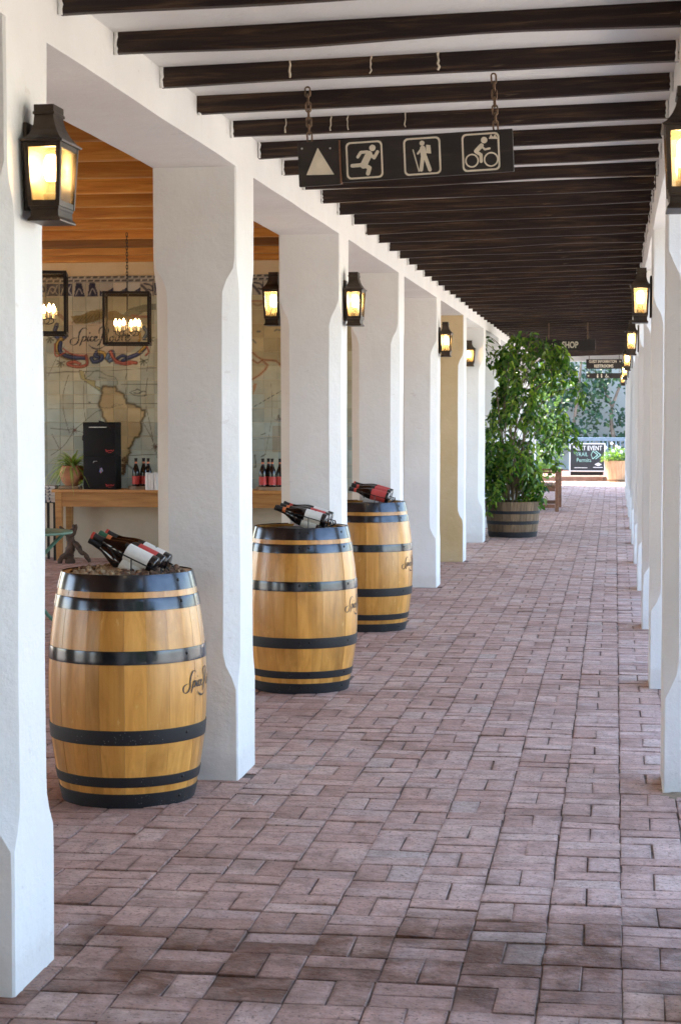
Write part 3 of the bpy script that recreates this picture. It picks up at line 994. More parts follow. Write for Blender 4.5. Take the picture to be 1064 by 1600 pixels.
for q in ([(520, 300), (590, 305), (650, 285), (700, 275)], [(600, 300), (640, 270), (670, 275)], [(545, 312), (560, 300)]): line([c2(p) for p in q], 0.8, DK, 0.7)
for k in range(60):
    u, v = prng.rand(2)
    x, y = c2((682 + 60 * u * (1 - 0.6 * v), 705 + 150 * v)); line([(x, y), (x + 1.2, y + 0.9)], 1.7, (0.10, 0.05, 0.025), 0.8, 0.5, False)
line([c2(p) for p in ((720, 760), (750, 790), (800, 825))], 3, DK, 0.7)
# Central America and the islands
CA = [c2(p) for p in ((335, -10), (372, 0), (385, 60), (440, 78), (470, 80), (468, 120), (520, 140), (505, 160), (455, 130), (410, 100), (350, 60))]
poly(CA, (0.31, 0.28, 0.12), 0.9); line(CA + [CA[0]], 1.0, DK, 0.85, 0.7, False)
for q in ([(385, 60), (430, 30), (460, 0), (500, -5), (540, 20), (580, 40), (620, 45), (650, 70), (655, 110)], [(500, 50), (560, 60)], [(470, 130), (500, 160), (525, 130)]): line([c2(p) for p in q], 1.1, (0.07, 0.10, 0.06), 0.8)
poly([c2(p) for p in ((565, 60), (650, 62), (655, 110), (610, 125), (570, 115))], (0.24, 0.29, 0.27), 0.5)
# sea serpent and compass roses
for q in ([(755, 175), (790, 195), (840, 205), (900, 200)], [(770, 165), (800, 160), (820, 150), (850, 165), (830, 185), (790, 180)], [(840, 185), (870, 165), (895, 180), (880, 205)]): line([c2(p) for p in q], 1.5, INK, 0.8)
for cx, cy in ((292, 490), (968, 628)):
    for k in range(14):
        a_ = k * math.pi / 7; r_ = 38 if k % 2 == 0 else 24
        line([c2((cx, cy)), c2((cx + r_ * math.cos(a_), cy + r_ * math.sin(a_)))], 0.8, (0.10, 0.05, 0.035), 0.75, 0.6, False)
    line([c2((cx, cy)), c2((cx + 1, cy))], 5, (0.12, 0.06, 0.04), 0.8)
line([c2((412, 255)), c2((425, 260))], 2, INK, 0.8)
# cartouche
poly([c1(p) for p in ((215, 550), (270, 540), (400, 568), (530, 545), (700, 540), (830, 555), (850, 650), (840, 740), (760, 800), (660, 830), (560, 820), (440, 850), (380, 870), (250, 800), (200, 720), (190, 620))], (0.47, 0.375, 0.26), 0.9, 0.15)
poly([c1(p) for p in ((268, 500), (360, 490), (440, 455), (530, 445), (545, 520), (480, 540), (400, 565), (300, 560))], (0.24, 0.165, 0.05), 0.95, 0.3)
poly([c1(p) for p in ((560, 470), (640, 455), (700, 490), (760, 500), (800, 520), (760, 550), (660, 540), (560, 535))], (0.25, 0.17, 0.06), 0.9, 0.3)
for k in range(26):
    x = 275 + k * 10; line([c1((x, 555 - 6 * math.sin(k))), c1((x + 45, 515 - 0.18 * (x - 275) + 10 * math.sin(k * 2)))], 0.8, (0.11, 0.07, 0.02), 0.8, 0.6, False)
poly([c1(p) for p in ((700, 495), (760, 440), (880, 410), (980, 400), (980, 450), (880, 470), (800, 520))], (0.13, 0.14, 0.10), 0.8, 0.4)
line([c1(p) for p in ((780, 500), (850, 510), (930, 510))], 4, REDD, 0.7, 2)
line([c1(p) for p in ((90, 520), (150, 480), (230, 540))], 6, (0.24, 0.13, 0.09), 0.8, 2)
for q, w, c in (
    ([(150, 570), (130, 650), (185, 690), (225, 660)], 8, NAVY), ([(185, 690), (150, 740), (165, 800), (230, 840), (300, 845)], 9, GOLD),
    ([(180, 720), (175, 790), (240, 835), (380, 848)], 8, NAVY), ([(130, 730), (140, 830), (220, 800)], 3, REDD), ([(205, 770), (260, 810), (330, 825), (385, 830)], 3, REDD),
    ([(395, 830), (400, 900), (340, 920), (260, 910), (240, 890), (300, 880), (340, 895)], 6, REDD), ([(440, 850), (460, 880), (520, 860), (530, 810), (490, 800), (470, 830), (500, 840)], 8, NAVY),
    ([(500, 795), (545, 810), (560, 850), (590, 880)], 6, GOLD), ([(570, 850), (590, 810), (615, 800), (620, 850), (590, 870)], 8, STEELB), ([(600, 800), (640, 870), (700, 890), (760, 885), (810, 890)], 7, REDD),
    ([(660, 850), (700, 830), (740, 850), (700, 870)], 6, NAVY), ([(740, 850), (820, 820), (880, 770), (890, 740)], 8, NAVY), ([(840, 800), (890, 750), (850, 740)], 5, GOLD), ([(900, 740), (915, 800), (890, 830)], 3, REDD), ([(640, 890), (720, 905), (790, 895)], 3, REDD),
    ([(880, 600), (905, 640), (880, 690)], 7, STEELB), ([(830, 620), (850, 680), (835, 710)], 4, GOLD)):
    P = [c1(p) for p in q]
    w *= 1.45; line(P, w * 0.62, tuple(0.4 * v for v in c), 0.95, 1.0); line(P, w * 0.40, c, 0.95, 1.2); line([(x - 0.5, y - 0.7) for x, y in P], w * 0.13, tuple(min(1, v * 2.2 + 0.06) for v in c), 0.7, 1.0)
for bx, by in ((180, 885), (875, 870), (95, 680), (930, 690)):
    for k in range(6):
        a_ = -0.6 + k * 0.75; line([c1((bx, by)), c1((bx + 34 * math.cos(a_ + 0.6), by + 40 * math.sin(a_ + 0.4)))], 2.0, (0.09, 0.09, 0.05), 0.85, 0.9, False)
for rib in script_ribbons(1 / 5.32 * 1.02, 1.0, 2.3, 5):
    ox, oy = c1((262, 742))
    for (a0, b0), (a1, b1) in zip(rib[:-1], rib[1:]):
        p0, p1 = (a0 + b0) / 2, (a1 + b1) / 2
        line([(ox + p0.x, oy - p0.y), (ox + p1.x, oy - p1.y)], max(0.9, (a0 - b0).length), INK, 0.95, 0.6, False)
# right-hand part of the chart: orange coasts, ship, dashed route
LAND = (0.40, 0.29, 0.13)
for q in ([(-400, 900), (110, 1060), (160, 1110), (215, 1140), (260, 1150), (345, 1155), (400, 1165), (450, 1215), (485, 1245), (560, 1240), (900, 1300), (1100, 900), (1000, 500), (400, 430), (-200, 420)], [(-300, 1150), (110, 1150), (170, 1190), (225, 1150), (290, 1215), (260, 1270), (190, 1335), (110, 1385), (-260, 1500)]):
    P = [c3(p) for p in q]
    poly(P, LAND, 0.45, 0.3); line(P + [P[0]], 4.0, (0.42, 0.17, 0.06), 0.6, 2.2, False); line(P + [P[0]], 1.2, (0.20, 0.07, 0.035), 0.9, 0.8, False)
poly([c3(p) for p in ((115, 1430), (160, 1440), (130, 1540), (110, 1580))], (0.42, 0.2, 0.08), 0.8)
line([c3(p) for p in ((120, 460), (180, 480), (260, 440), (300, 430))], 3.5, (0.22, 0.11, 0.06), 0.6, 2)
for k in range(7):
    t = k / 7; a_ = (130 + 370 * t, 280 - 215 * t); line([c4(a_), c4((a_[0] + 28, a_[1] - 17))], 1.0, INK, 0.9, 0.6, False)
poly([c4(p) for p in ((360, 440), (420, 470), (540, 470), (560, 430), (440, 445))], (0.27, 0.28, 0.27), 0.9)
line([c4(p) for p in ((415, 440), (420, 390), (440, 440), (470, 400), (490, 280), (500, 440))], 2.2, (0.12, 0.08, 0.05), 0.85, 1.0)
poly([c4(p) for p in ((345, 520), (800, 515), (800, 850), (345, 850))], (0.30, 0.24, 0.15), 0.55)
for q in ([(330, 0), (345, 200), (340, 400), (310, 600), (260, 860)], [(110, 222), (500, 215)], [(115, 690), (300, 670), (500, 660)]): line([c4(p) for p in q], 0.8, DK, 0.5)
for q in ([(215, 630), (255, 615)], [(205, 905), (260, 870), (240, 890)], [(240, 960), (225, 1010)], [(130, 880), (140, 1020), (120, 1030)]): line([c4(p) for p in q], 1.6, DK, 0.8)
for q in ([(165, 800), (200, 800)], [(110, 900), (145, 940)], [(380, 790), (400, 780), (450, 785)]): line([c3(p) for p in q], 2.6, (0.10, 0.11, 0.10), 0.8)
# borders: dashed pencil row, then one row of blue scroll tiles
topz = MURTOP
ART *= 1.0
sl = (slice(0, int((pyy(topz - 0.075 - TS) - PY0) * SSX)), slice(0, W_))
ART[sl] = np.array([0.46, 0.42, 0.335])
ncol = int(round((MURX1 - MURX0) / TS))
for i in range(ncol * 2):
    xa = pxx(MURX0 + i * TS / 2)
    ya = pyy(topz)
    line([(xa + 1, ya + 2.2), (xa + 6.5, ya + 2.0)], 2.4, INK, 0.9, 0.6, False)
    line([(xa + 4, ya + 7.2), (xa + 10, ya + 7.0)], 2.4, INK, 0.9, 0.6, False)
    line([(xa, ya + 4.6), (xa + 11, ya + 4.6)], 0.7, NAVY, 0.8, 0.6, False)
line([(PX0, pyy(topz) + 9.6), (PX1, pyy(topz) + 9.6)], 0.8, NAVY, 0.8, 0.6, False)
for i in range(ncol):
    r_ = random.Random(40 + i * 3)
    xa = pxx(MURX0 + i * TS); ya = pyy(topz - 0.075); s = TS * 141
    kind = r_.randrange(4)
    BL = (0.014, 0.018, 0.05)
    if kind == 0:
        poly([(xa + 1, ya + 1), (xa + s - 1, ya + 1), (xa + s - 1, ya + s - 1), (xa + 1, ya + s - 1)], BL, 0.97, 0.3)
        line([(xa + 3, ya + s - 4), (xa + 8, ya + 6), (xa + 15, ya + 8), (xa + 12, ya + 15), (xa + 8, ya + 12)], 2.0, (0.42, 0.40, 0.36), 0.9, 0.9)
        line([(xa + s - 3, ya + 3), (xa + s - 6, ya + 12), (xa + s - 2, ya + s - 3)], 1.4, (0.42, 0.40, 0.36), 0.9, 0.9)
    elif kind == 1:
        poly([(xa, ya + s * .55), (xa + s * .4, ya + s * .7), (xa + s, ya + s * .35), (xa + s, ya + s), (xa, ya + s)], BL, 0.97, 0.3)
        for k in range(4): line([(xa + 3 + 4 * k, ya + s - 2), (xa + 6 + 4 * k, ya + s - 8)], 0.9, (0.42, 0.40, 0.36), 0.9, 0.7, False)
    elif kind == 2:
        poly([(xa + s * .25, ya), (xa + s * .65, ya), (xa + s * .9, ya + s), (xa + s * .1, ya + s)], BL, 0.97, 0.3)
        line([(xa + 5, ya + s - 3), (xa + 10, ya + 9), (xa + 15, ya + s - 5)], 1.6, (0.42, 0.40, 0.36), 0.9, 0.9)
    else:
        line([(xa + 2, ya + s * .2), (xa + s * .4, ya + s * .5), (xa + s * .7, ya + s * .9)], 4.0, BL, 0.85, 1.2)
        line([(xa + s * .3, ya + 2), (xa + s * .8, ya + 5), (xa + s * .9, ya + s * .6), (xa + s * .6, ya + s * .5)], 2.6, BL, 0.85, 1.0)
        line([(xa + s - 1, ya), (xa + s - 1, ya + s)], 1.2, BL, 0.9, 0.6, False)

def tile_grid(x0, x1, z0, z1, n, m, seed):
    rr = random.Random(seed)
    sh = 1 + rr.uniform(-0.20, 0.13)
    warm_ = rr.uniform(-0.05, 0.05)
    g_ = 0.0012
    x0, x1, z0, z1 = x0 + g_, x1 - g_, z0 + g_, z1 - g_
    X = np.linspace(x0, x1, n + 1); Z = np.linspace(z0, z1, m + 1)
    ax, ay = rr.gauss(0, 0.004), rr.gauss(0, 0.004)
    cx, cz = (x0 + x1) / 2, (z0 + z1) / 2
    vs_, cs_ = [], []
    for z in Z:
        iy = np.clip(((pyy(z) - PY0) * SSX).astype(int) if hasattr(pyy(z), 'astype') else int((pyy(z) - PY0) * SSX), 0, H_ - 1)
        for x in X:
            ix = min(W_ - 1, max(0, int((pxx(x) - PX0) * SSX)))
            c = ART[iy, ix] * sh
            cs_.append((float(c[0] * (1 + warm_)), float(c[1]), float(c[2] * (1 - warm_)), 1.0))
            e = min(x - x0, x1 - x, z - z0, z1 - z)
            vs_.append((x, WALLY + 0.001 + (0.0 if e > 1e-6 else 0.0015) + ax * (x - cx) + ay * (z - cz), z))
    fs_ = [(j * (n + 1) + i, j * (n + 1) + i + 1, (j + 1) * (n + 1) + i + 1, (j + 1) * (n + 1) + i) for j in range(m) for i in range(n)]
    base = len(vs_)
    rim = [0, n, (m + 1) * (n + 1) - 1, m * (n + 1)]
    for q in rim:
        vs_.append((vs_[q][0], WALLY + 0.0125, vs_[q][2])); cs_.append((0.30, 0.27, 0.22, 1))
    for q in range(4):
        q2 = (q + 1) % 4
        fs_.append((base + q, base + q2, rim[q2], rim[q]))
    return vs_, fs_, cs_
mural = thing('tile_mural', 'hand-painted tile mural of an old sea chart with a script cartouche and blue border', 'mural', ((MURX0 + MURX1) / 2, WALLY, 0.8))
off = Vector(mural.location)
rows = [(MURTOP - 0.075, MURTOP)] + [(MURTOP - 0.075 - TS * (k + 1), MURTOP - 0.075 - TS * k) for k in range(15)]
rows = [r for r in rows if r[0] > 0.66]
rest = ([], [], [])
def put_mesh(name, vs_, fs_, cs_, parent):
    me = bpy.data.meshes.new(name)
    me.from_pydata([tuple(Vector(v) - off) for v in vs_], [], fs_)
    me.materials.append(M['tile'])
    at = me.color_attributes.new('paint', 'FLOAT_COLOR', 'POINT')
    at.data.foreach_set('color', np.array(cs_, np.float32).ravel())
    return link(name, me, parent)
for i in range(ncol):
    x0 = MURX0 + i * TS
    single = (-6.55 < x0 + TS / 2 < -4.72) or (-4.1 < x0 + TS / 2 < -3.33)
    for j, (z0, z1) in enumerate(rows):
        if single:
            nn = 18
            v_, f_, c_ = tile_grid(x0, x0 + TS, z0, z1, nn, nn if j else 10, i * 31 + j)
            put_mesh('tile', v_, f_, c_, mural)
        else:
            v_, f_, c_ = tile_grid(x0, x0 + TS, z0, z1, 10, 10 if j else 6, i * 31 + j)
            o0 = len(rest[0])
            rest[0].extend(v_); rest[1].extend([tuple(q + o0 for q in f) for f in f_]); rest[2].extend(c_)
tag(put_mesh('tile_field', *rest, mural), kind='stuff')

# ------------------------------------------------------------------ wine barrels
BHT, RH, RBEL = 0.935, 0.268, 0.325
def brad(z):
    t = (z - BHT / 2) / (BHT / 2)
    return RH + (RBEL - RH) * (1 - abs(t) ** 2.1)
NST = 26
sr = random.Random(21)
ws_ = [sr.uniform(0.75, 1.3) for _ in range(NST)]
tot = sum(ws_)
stave_meshes = []
acc = 0.0
for w in ws_:
    a0, a1 = 2 * math.pi * acc / tot, 2 * math.pi * (acc + w) / tot
    acc += w
    b = MB()
    nz_, na = 16, 3
    vs_, fs_ = [], []
    gap = 0.0011
    dr = sr.uniform(-0.0008, 0.0008)
    for i in range(nz_ + 1):
        z = BHT * i / nz_
        r = brad(z) + dr
        for k in range(na + 1):
            a = a0 + gap + (a1 - a0 - 2 * gap) * k / na
            vs_.append((r * math.cos(a), r * math.sin(a), z))
        for a in (a1 - gap, a0 + gap):
            vs_.append(((r - 0.026) * math.cos(a), (r - 0.026) * math.sin(a), z))
    m = na + 3
    for i in range(nz_):
        for k in range(m):
            k2 = (k + 1) % m
            fs_.append((i * m + k, i * m + k2, (i + 1) * m + k2, (i + 1) * m + k))
    fs_.append(tuple(reversed(range(m)))); fs_.append(tuple(nz_ * m + k for k in range(m)))
    b.add(vs_, fs_)
    stave_meshes.append(b.mesh('stave', M['oak'], 30))
HOOPS = [(0.872, 0.940), (0.798, 0.848), (0.585, 0.640), (0.262, 0.322), (0.088, 0.130), (-0.001, 0.060)]
hoop_meshes = []
for q, (z0, z1) in enumerate(HOOPS):
    b = MB()
    prof = [(brad(z0) + 0.0006, z0), (brad(z0) + 0.0036, z0 + 0.001)]
    for k in range(5):
        z = z0 + (z1 - z0) * (k + 0.5) / 5
        prof.append((brad(z) + 0.0040, z))
    prof += [(brad(z1) + 0.0036, z1 - 0.001), (brad(z1) - 0.0005, z1)]
    b.lathe(prof, 72)
    hoop_meshes.append(b.mesh('hoop', M['hoop'] if q < 3 else M['hoop_dusty'], 50))
rv = MB(); rv.lathe([(0.0001, 0.0040), (0.0035, 0.0036), (0.0062, 0.002), (0.0072, 0)], 10)
rivet_mesh = rv.mesh('rivet', M['black_iron'], 60)
def logo_mesh(ang0):
    b = MB()
    for si, rib in enumerate(script_ribbons(0.31 / 500, 0.0026, 0.0080, 6)):
        vs_, fs_ = [], []
        for (p, q) in rib:
            for s in (p, q):
                z = 0.455 + s.y
                r = brad(z) + 0.0016 + 0.00012 * si
                a = ang0 + (s.x - 0.15) / RBEL
                vs_.append((r * math.cos(a), r * math.sin(a), z))
        for i in range(len(rib) - 1):
            fs_.append((2 * i, 2 * i + 2, 2 * i + 3, 2 * i + 1))
        b.add(vs_, fs_)
    return b.mesh('brand_script', M['ink'])
def barrel(loc, rz, rivet_angles, label, head_z, logo_world):
    t = thing('wine_barrel', label, 'barrel', loc, rz, 'oak wine barrels along the arcade')
    for me_ in stave_meshes: link('stave', me_, t)
    for (z0, z1), me_ in zip(HOOPS, hoop_meshes):
        h = link('hoop', me_, t)
        for a in rivet_angles:
            aa = a - rz
            z = (z0 + z1) / 2 + (0.006 if a < 0 else -0.004)
            r = brad(z) + 0.0036
            rvo = link('rivet', rivet_mesh, h)
            rvo.matrix_local = Matrix.Translation((r * math.cos(aa), r * math.sin(aa), z)) @ Matrix.Rotation(aa, 4, 'Z') @ Matrix.Rotation(math.pi / 2, 4, 'Y')
    hd = MB(); hd.lathe([(brad(head_z) - 0.024, head_z - 0.02), (brad(head_z) - 0.024, head_z), (0.001, head_z + 0.001)], 48)
    hd.build('barrel_head', M['head_wood'] if head_z > 0.8 else M['soil'], t, 40)
    bt = MB(); bt.lathe([(0.001, 0.02), (brad(0.02) - 0.024, 0.02)], 40); bt.build('barrel_bottom', M['head_wood'], t)
    link('brand_script', logo_mesh(logo_world - rz), t)
    return t
BAR = [(-1.985, 7.375, 0), (-1.785, 10.47, 0), (-1.79, 13.45, 0)]
barrel(BAR[0], 0.35, [R(-28), R(150)], 'oak barrel heaped with corks in front of the widest arcade pillar', 0.80, R(-6))
barrel(BAR[1], 1.9, [R(-82), R(-72), R(-25)], 'oak barrel with closed dark lid and white-labelled bottles on top', 0.921, R(-4))
barrel(BAR[2], 3.3, [R(-30), R(120)], 'oak barrel farthest along the arcade carrying red-labelled bottles', 0.921, R(-8))

# corks heaped in the first barrel
ck = MB()
cr = random.Random(9)
for k in range(900):
    r = 0.238 * math.sqrt(cr.random()); a = cr.uniform(0, 6.283)
    x, y = r * math.cos(a), r * math.sin(a)
    h = 0.918 + 0.030 * (1 - (r / 0.24) ** 2) + 0.02 * noise.noise(Vector((x * 9, y * 9, 1))) - 0.035 * cr.random() ** 2
    Rm = Matrix.Translation((x, y, h)) @ Matrix.Rotation(cr.uniform(0, 6.28), 4, 'Z') @ Matrix.Rotation(cr.gauss(1.57, 0.45), 4, 'X') @ Matrix.Translation((0, 0, -0.021))
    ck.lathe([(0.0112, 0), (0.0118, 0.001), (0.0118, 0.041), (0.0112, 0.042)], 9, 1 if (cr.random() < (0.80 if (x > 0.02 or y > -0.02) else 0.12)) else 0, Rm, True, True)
def cork_mat(name, stops):
    m, nt, bs = mat(name)
    g_ = nt.nodes.new('ShaderNodeNewGeometry')
    c = ramp(nt, g_.outputs['Random Per Island'], stops)
    c = mixc(nt, c, ramp(nt, nz(nt, world_pos(nt), 140, 3), [(0.35, (0.6, 0.55, 0.5)), (0.6, (1, 1, 1))]), 0.8, 'MULTIPLY')
    setin(nt, bs.inputs['Base Color'], c); bs.inputs['Roughness'].default_value = 0.85
    return m
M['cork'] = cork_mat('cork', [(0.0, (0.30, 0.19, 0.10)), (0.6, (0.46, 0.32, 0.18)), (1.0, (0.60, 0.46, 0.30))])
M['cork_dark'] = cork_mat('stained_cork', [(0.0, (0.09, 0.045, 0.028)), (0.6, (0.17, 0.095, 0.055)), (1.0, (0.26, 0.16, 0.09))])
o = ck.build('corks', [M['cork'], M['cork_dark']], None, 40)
o.location = BAR[0]
tag(o, 'loose wine corks filling the open barrel', 'corks', kind='stuff')

# ------------------------------------------------------------------ bottles
BP = [(0.0, 0.0), (0.036, 0.0), (0.0405, 0.004), (0.041, 0.012), (0.041, 0.135), (0.0395, 0.155), (0.034, 0.178), (0.025, 0.203), (0.0175, 0.226), (0.0148, 0.245), (0.0143, 0.285), (0.0158, 0.287), (0.0158, 0.298), (0.0, 0.2985)]
def bottle_parts():
    g_ = MB(); g_.lathe(BP, 28); glass = g_.mesh('glass', M['bottle_glass'], 45)
    def band(z0, z1, dr, rfun=None):
        b = MB(); b.lathe([(0.0412 + dr, z0), (0.0412 + dr, z1)], 28); return b
    def cap(z0):
        b = MB(); b.lathe([(0.0152, z0), (0.0150, 0.2845), (0.0166, 0.2865), (0.0166, 0.2986), (0.0150, 0.2995), (0.0001, 0.2997)], 24); return b
    return glass, band, cap
BG, BAND, CAPM = bottle_parts()
mesh_cache = {}
def bottle(Mw, label, lab='label_white', foil='foil_red', tip=None, group=None, lz=(0.03, 0.125), extra=None):
    t = thing('wine_bottle', label, 'bottle', (0, 0, 0), 0, group)
    t.matrix_world = Mw
    link('glass', BG, t)
    key = (lab, lz)
    if key not in mesh_cache: mesh_cache[key] = BAND(lz[0], lz[1], 0.0003).mesh('label', M[lab], 60)
    link('paper_label', mesh_cache[key], t)
    key = foil
    if key not in mesh_cache: mesh_cache[key] = CAPM(0.225).mesh('foil', M[foil], 60)
    c_ = link('foil_capsule', mesh_cache[key], t)
    if tip:
        key = 'tip' + tip
        zt_ = 0.288 if tip == 'foil_red' else 0.262
        if key not in mesh_cache:
            b = MB(); b.lathe([(0.0171 if zt_ > 0.28 else 0.0156, zt_), (0.0171 if zt_ > 0.28 else 0.0156, max(zt_, 0.2845)), (0.0171, max(zt_, 0.2865)), (0.0171, 0.2990), (0.015, 0.3001), (0.0001, 0.3003)], 24)
            mesh_cache[key] = b.mesh('tip', M[tip], 60)
        link('foil_tip', mesh_cache[key], c_)
    if extra:
        b = MB()
        a0, a1 = (R(75), R(135))
        n = 10
        r = 0.0419
        vs_ = []
        for k in range(n + 1):
            a = a0 + (a1 - a0) * k / n
            for z in extra[1]:
                vs_.append((r * math.cos(a), r * math.sin(a), z))
        b.add(vs_, [(2 * k, 2 * k + 2, 2 * k + 3, 2 * k + 1) for k in range(n)])
        b.build('label_print', M[extra[0]], t)
    return t
def lay(base, tilt_deg, yaw_deg, roll=0.0):
    """bottle axis points to -X, raised by tilt, turned by yaw"""
    ax = Vector((-math.cos(R(tilt_deg)) * math.cos(R(yaw_deg)), math.cos(R(tilt_deg)) * math.sin(R(yaw_deg)), math.sin(R(tilt_deg))))
    q = ax.to_track_quat('Z', 'Y')
    return Matrix.Translation(base) @ q.to_matrix().to_4x4() @ Matrix.Rotation(roll, 4, 'Z')
def rack(loc, tilt_deg, dy, n, label, base_off, low=True):
    """wire rack: foot loops, two sloping side wires, uprights and the hooks that hold each bottle's base"""
    t = thing('bottle_rack', label, 'bottle rack', loc)
    ct, st_ = math.cos(R(tilt_deg)), math.sin(R(tilt_deg))
    def P(s, y, h): return (-s * ct - h * st_, y, s * st_ + h * ct)
    y0, y1 = -dy * 0.58, dy * (n - 1) + dy * 0.58
    b = MB()
    for y in (y0, y1):
        b.tube([P(-0.012, y, -0.005), P(0.20, y, -0.005)], 0.0032, 6)
        b.tube([P(0.20, y, -0.005), P(0.19, y, -0.045)], 0.0032, 6)
    b.tube([P(0.20, y0, -0.005), P(0.20, y1, -0.005)], 0.0032, 6)
    b.tube([P(0.02, y0, -0.046), P(0.02, y1, -0.046)], 0.0032, 6)
    b.build('side_frame', M['wire'], t, 60)
    for y in (y0, y1):
        u = MB()
        u.tube([P(0.10, y, -0.005), (P(0.10, y, 0)[0], y, -0.055)], 0.0034, 6)
        u.build('upright', M['wire'], t, 60)
    for k in range(n):
        h = MB()
        y = dy * k
        pts = catmull([P(0.01, y - 0.03, -0.043), P(-0.020, y - 0.022, -0.020), P(-0.026, y, 0.004), P(-0.020, y + 0.022, -0.020), P(0.01, y + 0.03, -0.043)], 5)
        h.tube(pts, 0.0026, 6)
        h.build('base_hook', M['wire'], t, 60)
    return t
# barrel 1: three on the upper tier, one below
bx, by = -1.845, 7.30
rack((bx, by, 0.958), 25, 0.093, 3, 'black wire rack standing in the corks on the open barrel', 0)
bottle(lay((bx, by, 0.958), 25, 3, R(100)), 'bottle with white label and red cap tip, front of upper tier over corks', 'label_white', 'foil_black', 'foil_red', 'bottles racked on the barrels', (0.028, 0.135), ('ink', (0.075, 0.083)))
bottle(lay((bx + 0.004, by + 0.093, 0.958), 25, 3), 'bottle with red label, orange neck foil and green tip, middle over corks', 'label_red', 'foil_orange', 'foil_green', 'bottles racked on the barrels', (0.035, 0.12))
bottle(lay((bx + 0.006, by + 0.186, 0.958), 25, 3), 'bottle with white label and red cap tip, behind the orange-foiled bottle', 'label_white', 'foil_black', 'foil_red', 'bottles racked on the barrels', (0.03, 0.125), ('ink', (0.07, 0.078)))
bottle(lay((bx - 0.03, by + 0.004, 0.905), 33, 3), 'white-labelled bottle half sunk in the corks under the upper tier', 'label_white', 'foil_black', None, 'bottles racked on the barrels', (0.03, 0.13))
# barrel 2
bx, by = -1.628, 10.40
rack((bx, by, 0.968), 16, 0.088, 3, 'black wire rack on the closed lid of the middle barrel', 0)
bottle(lay((bx, by, 0.968), 15, 2), 'bottle with cream label and orange neck foil, front of middle barrel rack', 'label_white', 'foil_orange', 'foil_black', 'bottles racked on the barrels', (0.028, 0.125), ('ink', (0.07, 0.078)))
bottle(lay((bx + 0.004, by + 0.088, 0.970), 16, 2), 'bottle with red label, second in the middle barrel rack', 'label_red', 'foil_orange', 'foil_black', 'bottles racked on the barrels', (0.03, 0.12))
bottle(lay((bx + 0.006, by + 0.176, 0.972), 17, 2), 'bottle with white label and red foil, rear of middle barrel rack', 'label_white', 'foil_red', 'foil_black', 'bottles racked on the barrels', (0.03, 0.12))
bottle(lay((bx - 0.025, by + 0.01, 0.930), 23, 2), 'cream-labelled bottle lying under the front one on the middle barrel', 'label_white', 'foil_black', None, 'bottles racked on the barrels', (0.03, 0.12))
# barrel 3
bx, by = -1.632, 13.37
rack((bx, by, 0.968), 14, 0.088, 3, 'black wire rack on the lid of the farthest barrel', 0)
bottle(lay((bx, by, 0.968), 13, 2), 'bottle with salmon red label, front of the farthest barrel rack', 'label_red', 'foil_red', 'foil_black', 'bottles racked on the barrels', (0.02, 0.13))
bottle(lay((bx + 0.004, by + 0.088, 0.982), 15, 2), 'bottle behind the front one on the farthest barrel', 'label_red', 'foil_red', 'foil_black', 'bottles racked on the barrels', (0.03, 0.125))
bottle(lay((bx + 0.006, by + 0.176, 0.986), 16, 2), 'rear bottle in the rack on the farthest barrel', 'label_red', 'foil_black', 'foil_red', 'bottles racked on the barrels', (0.03, 0.125))

